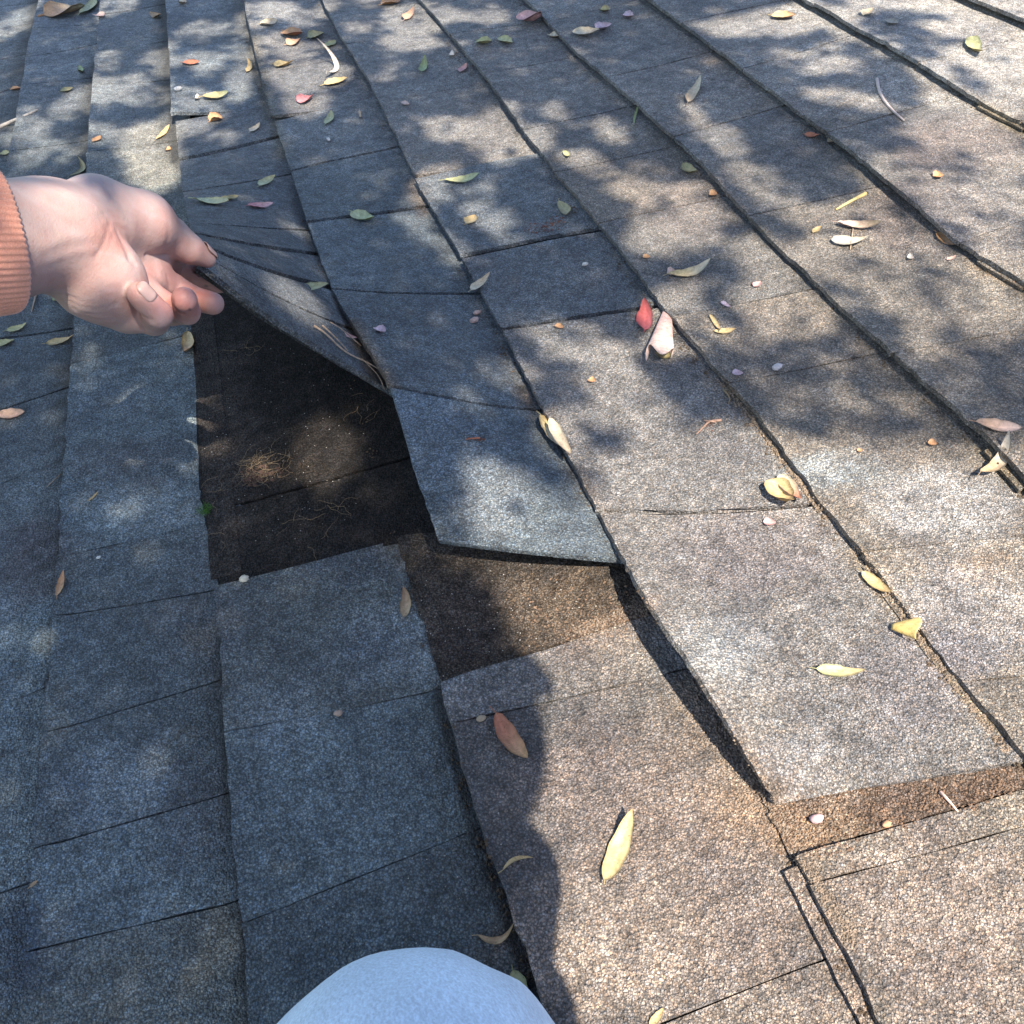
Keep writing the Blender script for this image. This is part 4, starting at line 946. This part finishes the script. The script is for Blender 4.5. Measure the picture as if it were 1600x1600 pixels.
# sleeve: ribbed cuff round the left wrist, then the arm of the sweater
cax = Vector(cax)
p1 = cax.cross(Vector((0, 0, 1))).normalized(); p2 = cax.cross(p1)
V, F = [], []; NS, NR = 288, 26
prof = [(-.0012, .0365), (-.0022, .0378), (-.0006, .0390), (.004, .0394)] + [(.004 + .0035 * i, .0394 + .00022 * i) for i in range(1, NR - 4)]
prof = [(.020, .0352), (.006, .0354)] + prof
for i, (l_, r_) in enumerate(prof):
    for s in range(NS):
        t = 2 * math.pi * s / NS
        rr = r_ + (.0007 * math.cos(t * 72) if i > 2 else .0002 * math.cos(t * 72)) + .0010 * math.sin(t * 3 + l_ * 40)
        V.append(Vector(ca) + cax * (l_ + .0012 * math.sin(2 * t + 1)) + (p1 * math.cos(t) + p2 * math.sin(t)) * rr)
        if i: F.append(((i - 1) * NS + s, (i - 1) * NS + (s + 1) % NS, i * NS + (s + 1) % NS, i * NS + s))
link('sleeve_cuff', mesh('sleeve_cuff', V, F, True, OR), M_KNIT, person)
def sweater(P):
    cuff = ca + np.array(cax) * .085
    d = smin(seg_sd(P, PEL + [0, 0, .05], CHEST, .135, .150), seg_sd(P, CHEST, (SHL + SHR) / 2, .15, .10), .05)
    d = smin(d, seg_sd(P, SHL, SHR, .075, .075), .05)
    d = smin(d, smin(seg_sd(P, SHL, ELL, .062, .052), seg_sd(P, ELL, cuff, .052, .044), .02), .03)
    w = HR + np.array([.045, -.075, -.01])
    return smin(d, smin(seg_sd(P, SHR, ELR, .062, .052), seg_sd(P, ELR, ELR + (w - ELR) * .72, .050, .042), .02), .03)
V, F = nets(sweater, np.array([-.60, -.82, .12]), np.array([.30, .62, .88]), .011)
link('sweater', np_mesh('sweater', V, F, OR), M_KNIT, person)
KR = np.array([.33, -.22, .085]); HPL = PEL + np.array([-.09, .03, -.02]); HPR = PEL + np.array([.09, .03, -.02])
ANL = np.array([-.10, -.42, .05]); ANR = np.array([.30, -.62, .05])
def jeans(P):
    d = seg_sd(P, PEL + [-.06, 0, 0], PEL + [.06, 0, 0], .13, .13)
    d = smin(d, seg_sd(P, HPL, KNEE, .095, .079), .03); d = smin(d, seg_sd(P, KNEE, ANL + [0, 0, .015], .068, .045), .02)
    d = smin(d, seg_sd(P, HPR, KR, .095, .066), .03); d = smin(d, seg_sd(P, KR, ANR + [0, 0, .015], .060, .045), .02)
    d = smin(d, seg_sd(P, KNEE, deep(485, 1850, .40), .070, .064), .02)
    f = .0016 * np.sin(P[..., 0] * 90 + 3 * np.sin(P[..., 1] * 30)) * np.sin(P[..., 1] * 55 + P[..., 2] * 40)
    for a, b, dp, w in (((-.135, -.02, .15), (-.12, .10, .16), -.0025, .004), ((-.20, -.06, .12), (-.16, .06, .13), .003, .007)):
        f = f + dp * np.exp(-(seg_sd(P, a, b, 0, 0) / w) ** 2)
    return smax(d, -P[..., 2] + .008, .01) + f
V, F = nets(jeans, np.array([-.3, -.82, -.01]), np.array([.44, .3, .5]), .007)
link('jeans', np_mesh('jeans', V, F, OR), M_DENIM, person)
M_SHOE = simple('shoe', (.12, .11, .10), .7)
for an in (ANL, ANR):
    def shoe_sd(P, an=an):
        return smax(smin(seg_sd(P, an + [0, -.03, .012], an + [0, -.17, .0], .045, .04), seg_sd(P, an + [0, -.1, .03], an + [0, -.16, .03], .035, .03), .02), -P[..., 2] + .009, .006)
    V, F = nets(shoe_sd, an + [-.08, -.25, -.06], an + [.08, .05, .1], .008)
    link('shoe', np_mesh('shoe', V, F, OR), M_SHOE, person)
def hair(P):
    d = seg_sd(P, HEAD + [0, -.035, .045], HEAD + [0, .01, .05], .092, .078)
    return smax(d, (P[..., 1] - HEAD[1] - .065) + (HEAD[2] + .03 - P[..., 2]) * .8, .01) + .002 * np.sin(P[..., 0] * 400) * np.sin(P[..., 1] * 300)
V, F = nets(hair, HEAD - .16, HEAD + .17, .007)
link('hair', np_mesh('hair', V, F, OR), simple('hair', (.06, .04, .025), .6, .4, 300), person)
# the phone taking the picture, its lens at the camera
ph = link('phone', None, None, None, tuple(CAM_POS)); tag(ph, 'black phone held in the right hand taking the picture', 'phone')
v, f = box(-.012, .148, -.058, .016, .006, .0135)
m_ = mesh('case', [tuple(R_CAM @ Vector(q)) for q in v], f); ob = link('case', m_, simple('phone_case', (.02, .02, .022), .4), ph)
md = ob.modifiers.new('round', 'BEVEL'); md.width = .003; md.segments = 3
v, f = box(-.009, .145, -.055, .013, .0138, .0142)
link('screen', mesh('screen', [tuple(R_CAM @ Vector(q)) for q in v], f), simple('phone_glass', (.01, .01, .012), .1), ph)

# ------------------------------------------------------------------ the tree that shades the roof
# Sun gaps in its crown, given by where they fall on the roof (pixel shapes turned into places on the roof plane).
SUNNY = [  # ('p', polygon, light) or ('e', cx, cy, rx, ry, angle, light); later ones override
 ('p', [(1270, -60), (1800, -60), (1800, 1750), (860, 1750), (830, 1600), (790, 1450), (750, 1340), (760, 1290), (805, 1220), (832, 1120), (812, 990), (765, 875), (730, 860), (700, 830), (760, 745), (850, 800), (935, 800), (925, 700), (1060, 690), (1160, 665), (1240, 700), (1400, 700), (1650, 690), (1700, 450), (1290, 345), (1440, 160), (1290, 40)], .97),
 ('p', [(1190, 655), (1215, 560), (1370, 545), (1420, 575), (1620, 520), (1620, 690), (1400, 690), (1240, 700)], .2),
 ('p', [(1320, 620), (1400, 560), (1620, 510), (1620, 660), (1480, 650)], .12),
 ('p', [(1290, 345), (1380, 215), (1460, 235), (1620, 215), (1620, 515), (1420, 560), (1330, 480), (1260, 420)], .7),
 # darker shapes of leaf sprays in the bright upper right
 ('p', [(1195, 95), (1285, 82), (1335, 55), (1375, 85), (1425, 105), (1450, 140), (1442, 165), (1412, 175), (1375, 160), (1335, 152), (1275, 140), (1262, 158), (1310, 170), (1355, 192), (1365, 212), (1462, 235), (1430, 250), (1375, 252), (1330, 225), (1270, 200), (1225, 190), (1190, 160)], .02),
 ('p', [(1350, 22), (1450, 20), (1500, 30), (1440, 42), (1430, 50), (1480, 62), (1512, 68), (1475, 80), (1455, 102), (1425, 102), (1370, 72), (1325, 50)], .03),
 ('p', [(1472, 105), (1512, 115), (1550, 152), (1530, 165), (1490, 150), (1466, 130)], .05),
 ('e', 1555, 98, 25, 9, 10, .1), ('e', 1310, 12, 22, 10, -15, .1), ('e', 1250, 52, 40, 11, -12, .05),
 ('p', [(1190, 165), (1265, 215), (1340, 270), (1362, 292), (1310, 325), (1240, 318), (1180, 290)], .03),
 ('p', [(1365, 300), (1450, 335), (1480, 372), (1440, 400), (1390, 350)], .1),
 ('e', 1420, 235, 55, 14, 5, .1),
 ('p', [(1225, 420), (1285, 400), (1325, 440), (1335, 475), (1300, 482), (1262, 458)], .06),
 ('e', 1440, 455, 50, 13, 30, .3), ('e', 1390, 512, 34, 30, 0, .15), ('e', 1400, 400, 45, 14, 10, .3), ('e', 1235, 355, 20, 22, 0, .1),
 ('e', 1380, 430, 20, 10, 30, .2), ('e', 1215, 590, 40, 45, 0, .08), ('e', 1175, 545, 30, 30, 0, .1),
 # sun flecks, upper middle
 ('p', [(1075, 48), (1130, 38), (1200, 15), (1262, 0), (1290, 40), (1235, 55), (1150, 66), (1100, 62)], .97),
 ('p', [(1195, 60), (1210, 85), (1290, 70), (1330, 52), (1310, 100), (1270, 115), (1200, 100)], .3),
 ('p', [(1200, 70), (1222, 92), (1290, 84), (1318, 60), (1310, 78), (1260, 92), (1225, 98), (1205, 90)], .9),
 ('p', [(1000, 345), (1060, 335), (1110, 318), (1150, 350), (1120, 352), (1090, 370), (1140, 372), (1195, 372), (1215, 395), (1190, 412), (1090, 398), (1010, 408), (960, 392)], .93), ('e', 1190, 465, 26, 58, 5, .93), ('e', 1240, 490, 46, 34, 20, .9), ('e', 1118, 522, 60, 11, 35, .7),
 ('e', 1135, 352, 45, 8, 20, .05), ('e', 1110, 388, 36, 9, -20, .05), ('e', 1130, 478, 34, 20, 40, .08),
 ('e', 1330, 438, 60, 15, 40, .9), ('e', 1250, 408, 30, 17, 60, .97), ('e', 1270, 340, 40, 12, -5, .95),
 ('e', 985, 302, 58, 13, 38, .9), ('e', 1075, 302, 36, 16, -10, .8), ('e', 1178, 290, 44, 18, 30, .85), ('e', 1215, 322, 30, 14, 10, .9),
 ('e', 1082, 190, 32, 8, 55, .6), ('e', 1122, 226, 28, 20, 20, .85), ('e', 1112, 98, 18, 8, -10, .4),
 ('e', 835, 225, 20, 20, 0, .9), ('e', 951, 206, 24, 15, 50, .85), ('e', 866, 182, 15, 11, 40, .55), ('e', 906, 255, 27, 14, 5, .9), ('e', 1010, 266, 22, 12, 0, .5),
 ('e', 1310, 160, 55, 11, 8, .9), ('e', 1290, 108, 40, 10, -10, .8), ('e', 1370, 165, 20, 10, 30, .6),
 ('e', 1080, 450, 22, 20, 0, .5), ('e', 1090, 510, 55, 13, 30, .6),
 # middle left
 ('e', 615, 35, 18, 20, 0, .85), ('e', 640, 18, 26, 10, -10, .6), ('e', 660, 45, 38, 9, -12, .97), ('e', 700, 29, 34, 9, 5, .97), ('e', 640, 71, 42, 11, -5, .95), ('e', 762, 25, 20, 14, 0, .6),
 ('e', 555, 52, 18, 9, 0, .6), ('e', 510, 14, 12, 13, 0, .8), ('e', 570, 4, 20, 9, 0, .7),
 ('e', 425, 24, 34, 12, -15, .93), ('e', 470, 30, 16, 16, 0, .7), ('e', 450, 88, 44, 12, -10, .7), ('e', 484, 124, 56, 20, -8, .93), ('e', 480, 170, 28, 22, 0, .8), ('e', 425, 72, 20, 12, 0, .8),
 ('e', 700, 206, 32, 17, 0, .85), ('e', 765, 210, 36, 24, 0, .85), ('e', 776, 242, 17, 18, 0, .7), ('e', 782, 180, 18, 16, 0, .6),
 ('e', 680, 284, 34, 12, -15, .93), ('e', 670, 305, 12, 20, 0, .8), ('e', 745, 318, 15, 20, 30, .7), ('e', 758, 350, 38, 15, 40, .85), ('e', 655, 372, 44, 14, 30, .85), ('e', 650, 325, 14, 22, 30, .7),
 ('e', 452, 386, 14, 10, 0, .6), ('e', 700, 407, 24, 13, 0, .8), ('e', 350, 226, 15, 10, -30, .7), ('e', 480, 262, 20, 9, 0, .3), ('e', 610, 115, 18, 18, 0, .3),
 # upper left
 ('e', 30, 36, 38, 12, -35, .8), ('e', 185, 18, 28, 12, -25, .7), ('e', 318, 55, 32, 12, -15, .7), ('e', 392, 38, 20, 18, 0, .8), ('e', 375, 120, 16, 38, 0, .85), ('e', 372, 90, 22, 16, 0, .6),
 ('e', 318, 106, 24, 17, 0, .7), ('e', 308, 172, 36, 19, -10, .7), ('e', 305, 205, 30, 14, -20, .8), ('e', 255, 98, 20, 20, 0, .8), ('e', 172, 106, 13, 15, 0, .8), ('e', 202, 136, 32, 9, -15, .8),
 ('e', 190, 158, 50, 16, -12, .9), ('e', 120, 164, 40, 14, -40, .8), ('e', 240, 150, 28, 14, -10, .6),
 ('p', [(150, 225), (210, 205), (262, 183), (282, 188), (288, 215), (285, 252), (272, 292), (238, 308), (200, 284), (207, 262), (172, 248)], .97),
 ('e', 25, 205, 30, 14, -20, .7), ('e', 56, 222, 26, 15, -30, .8), ('e', 100, 237, 66, 11, -12, .85), ('e', 150, 222, 25, 9, -20, .8), ('e', 60, 262, 40, 8, -10, .6), ('e', 45, 185, 22, 9, -20, .5),
 ('e', 195, 178, 20, 9, 20, .02), ('e', 240, 175, 24, 6, -20, .03), ('e', 95, 212, 22, 17, 20, .02), ('e', 205, 105, 22, 11, -5, .02), ('e', 168, 132, 10, 9, 0, .02), ('e', 165, 244, 18, 12, -45, .02), ('e', 175, 266, 26, 8, 8, .02), ('e', 15, 245, 26, 18, 0, .02), ('e', 120, 262, 60, 6, -6, .1),
 # flecks that reach the bared headlap, the loose end and the hand
 ('e', 458, 562, 34, 30, 0, .97), ('e', 510, 712, 34, 50, 10, .97), ('e', 585, 965, 30, 26, 10, .97), ('e', 750, 590, 26, 16, 0, .4), ('e', 792, 600, 30, 20, 0, .6), ('e', 800, 530, 22, 20, 0, .3),
 ('e', 895, 548, 72, 26, 12, .9), ('e', 860, 530, 36, 22, 0, .7), ('e', 950, 600, 60, 30, 25, .9), ('e', 985, 650, 60, 32, 20, .9),
 ('e', 745, 780, 40, 24, 55, .9), ('e', 800, 812, 40, 20, 10, .5), ('e', 938, 680, 44, 24, 40, .06), ('e', 905, 655, 20, 20, 0, .1), ('e', 850, 730, 30, 14, 40, .5), ('e', 890, 800, 40, 40, 0, .3),
 ('e', 415, 725, 26, 22, 0, .25), ('e', 1035, 515, 30, 52, 10, .75), ('e', 868, 690, 26, 40, -30, .8), ('e', 1557, 715, 26, 30, 0, .5),
]
def sunny(P):
    """share of sun wanted at points of the roof plane"""
    x, y = proj_many(P)
    # away from what the photograph shows: ordinary scattered gaps
    nz = np.sin(P[:, 0] * 19 + 2 * np.sin(P[:, 1] * 11)) * np.sin(P[:, 1] * 17 + 1.7 * np.sin(P[:, 0] * 13))
    out = np.where(nz > .35, .8, .02)
    inside = (x > -60) & (x < 1660) & (y > -60) & (y < 1660)
    L = np.where(inside, .02, out)
    L = np.where((P[:, 1] < .25) & (P[:, 0] > .15), .97, L)
    L = np.where((P[:, 0] > 1.25) & (P[:, 1] < 1.2), .9, L)
    for s in SUNNY:
        if s[0] == 'e':
            _, cx, cy, rx, ry, a, w = s; ca, sa = math.cos(math.radians(a)), math.sin(math.radians(a))
            dx, dy = x - cx, y - cy; u = dx * ca + dy * sa; v = -dx * sa + dy * ca
            g = 1.2 if w > .4 else 1.0
            L = np.where((u / (rx * g)) ** 2 + (v / (ry * g)) ** 2 < 1, w, L)
        else:
            pts = s[1]; ins = np.zeros(len(x), bool); j = len(pts) - 1
            for i in range(len(pts)):
                xi, yi = pts[i]; xj, yj = pts[j]
                c = ((yi > y) != (yj > y)) & (x < (xj - xi) * (y - yi) / ((yj - yi) if yj != yi else 1e-9) + xi)
                ins ^= c; j = i
            L = np.where(ins, s[2], L)
    return L
rs = np.random.RandomState(11)
NL = 160000
Q = np.zeros((NL, 3)); Q[:, 0] = rs.uniform(-.85, 1.55, NL); Q[:, 1] = rs.uniform(-.1, 3.0, NL)
L = sunny(Q)
ax = rs.normal(0, 1, (NL, 3)); ax /= np.linalg.norm(ax, axis=1, keepdims=True)
nn = rs.normal(0, 1, (NL, 3)) + np.array(SUN_LOCAL) * 1.6; nn -= ax * (nn * ax).sum(1, keepdims=True); nn /= np.linalg.norm(nn, axis=1, keepdims=True)
sd = np.cross(nn, ax); ln = rs.uniform(.026, .044, NL)[:, None]; wd = ln * rs.uniform(.36, .5, (NL, 1))
sl = np.array(SUN_LOCAL)
def foot(p): return p - sl * (p[:, 2:3] / sl[2])
tips = [Q + ax * ln * .36, Q - ax * ln * .36]
for t in tips:
    t = foot(t); t[:, 2] = 0; L = np.maximum(L, np.where(sunny(t) > .5, sunny(t) * .9, 0))
# crown leaves left out on purpose so that sun reaches the lifting hand
hs_ = HV[::7].astype(float); hs_ = hs_[proj_many(hs_)[0] > 45]; hf = foot(hs_); occ = set(map(tuple, np.floor(hf[:, :2] / .014).astype(int)))
cell = np.floor(Q[:, :2] / .014).astype(int)
hit_ = np.array([(a, b) in occ and (a + 1, b) in occ and (a - 1, b) in occ and (a, b + 1) in occ and (a, b - 1) in occ for a, b in cell])
L = np.where(hit_, np.maximum(L, .85), L)
for px_, py_, dp_, r_ in ((815, 1590, .37, .018), (780, 1560, .37, .012)):
    kp = foot(deep(px_, py_, dp_)[None])[0]; L = np.where(np.hypot(Q[:, 0] - kp[0], Q[:, 1] - kp[1]) < r_ + .012, 1.0, L)
L = np.where(L > .9, 1.0, L)
keep = rs.uniform(0, 1, NL) < np.clip(-np.log(np.maximum(L, .012)) / 4.2, 0, 1)
Q, ax, nn, sd, ln, wd = Q[keep], ax[keep], nn[keep], sd[keep], ln[keep], wd[keep]
D = rs.uniform(1.7, 3.1, (len(Q), 1)); C = Q + np.array([[sl[0], sl[1], sl[2]]]) * D
n = len(C)
LV = np.stack([C - ax * ln * .5, C - sd * wd * .5 + nn * wd * .12 - ax * ln * .05, C + ax * ln * .5, C + sd * wd * .5 + nn * wd * .12 - ax * ln * .05], 1).reshape(-1, 3)
base_t = np.array([1.0, -2.6, -3.4])
LV -= base_t
me = bpy.data.meshes.new('leaves'); me.vertices.add(4 * n); me.vertices.foreach_set('co', LV.astype(np.float32).ravel())
me.loops.add(6 * n); me.polygons.add(2 * n)
i0 = np.arange(n) * 4
lp = np.stack([i0, i0 + 1, i0 + 2, i0, i0 + 2, i0 + 3], 1).ravel()
me.loops.foreach_set('vertex_index', lp.astype(np.int32)); me.polygons.foreach_set('loop_start', (np.arange(2 * n) * 3).astype(np.int32))
me.update(calc_edges=True)
M_CROWN = simple('crown_leaf', (.055, .095, .03), .5, .5, 9)
M_BARK = simple('bark', (.12, .095, .075), .9, .4, 30, .004)
tree = link('shade_tree', None, None, None, tuple(base_t))
tag(tree, 'leafy shade tree behind the photographer casting dappled shadow on the roof', 'tree')
o = link('crown', me, M_CROWN, tree); o['kind'] = 'stuff'
def tube(pts, rad, seg=10, cap=True):
    P_ = [Vector(p) for p in pts]; V, F = [], []; up = Vector((0, 0, 1)); prev = None
    for i, p in enumerate(P_):
        d = (P_[min(i + 1, len(P_) - 1)] - P_[max(i - 1, 0)]).normalized()
        a = d.cross(up if prev is None else prev)
        if prev is None and a.length < 1e-4: a = d.cross(Vector((1, 0, 0)))
        if prev is not None: a = prev - d * prev.dot(d)
        a.normalize(); b = d.cross(a); prev = a
        for s in range(seg):
            t = 2 * math.pi * s / seg; V.append(p + (a * math.cos(t) + b * math.sin(t)) * rad[i])
    for i in range(len(P_) - 1):
        for s in range(seg):
            F.append((i * seg + s, i * seg + (s + 1) % seg, (i + 1) * seg + (s + 1) % seg, (i + 1) * seg + s))
    if cap:
        F.append(tuple(range(seg))[::-1]); F.append(tuple((len(P_) - 1) * seg + s for s in range(seg)))
    return [tuple(v) for v in V], F
def limb(name, pts, r0, r1, parent, mat, seg=10):
    n_ = len(pts); v, f = tube(pts, [r0 + (r1 - r0) * i / (n_ - 1) for i in range(n_)], seg)
    return link(name, mesh(name, v, f, True), mat, parent)
limb('trunk', [(0, 0, 0), (.05, .05, 1.2), (-.05, .1, 2.4), (-.2, .3, 3.6), (-.3, .7, 4.7)], .17, .08, tree, M_BARK, 14)
limb('branch', [(-.3, .7, 4.7), (-.6, 1.4, 5.3), (-1.0, 2.3, 5.5), (-1.45, 3.2, 5.4), (-1.7, 4.0, 5.2)], .06, .012, tree, M_BARK)
limb('branch', [(-.25, .5, 4.2), (.5, 1.0, 4.9), (1.3, 1.6, 5.2), (2.2, 2.4, 5.3)], .05, .012, tree, M_BARK)
# ground and house walls below the eaves, level with the world
def wpt(u, v, z): return tuple(T_ROOF @ Vector((u, v, z)))
g = link('ground', mesh('ground', [(-60, -60, 0), (60, -60, 0), (60, 60, 0), (-60, 60, 0)], [(0, 1, 2, 3)]), simple('lawn', (.05, .075, .025), .95, .5, 3), None, (0, 0, -3.6))
g['kind'] = 'structure'; g['level_ground'] = 1
a_ = wpt(ROOF_U[0] + .4, ROOF_V[0] + .3, -.09); b_ = wpt(ROOF_U[1] - .3, ROOF_V[1] - .3, -.09)
v_ = [(a_[0], a_[1], -3.6), (b_[0], a_[1], -3.6), (b_[0], b_[1], -3.6), (a_[0], b_[1], -3.6), (a_[0], a_[1], a_[2] - .01), (b_[0], a_[1], b_[2] - .01), (b_[0], b_[1], b_[2] - .01), (a_[0], b_[1], a_[2] - .01)]
g = link('house_wall', mesh('house_wall', v_, [(0, 1, 5, 4), (1, 2, 6, 5), (2, 3, 7, 6), (3, 0, 4, 7), (4, 5, 6, 7)]), simple('render_wall', (.5, .47, .42), .9, .1, 5))
g['kind'] = 'structure'; g['level_ground'] = 1

# ------------------------------------------------------------------ tilt the place to the roof's pitch
for o in list(COL.objects):
    if o.parent is None and o.type not in ('CAMERA', 'LIGHT') and not o.get('level_ground'):
        o.matrix_basis = T_ROOF @ o.matrix_basis
for o in COL.objects:
    if 'level_ground' in o: del o['level_ground']
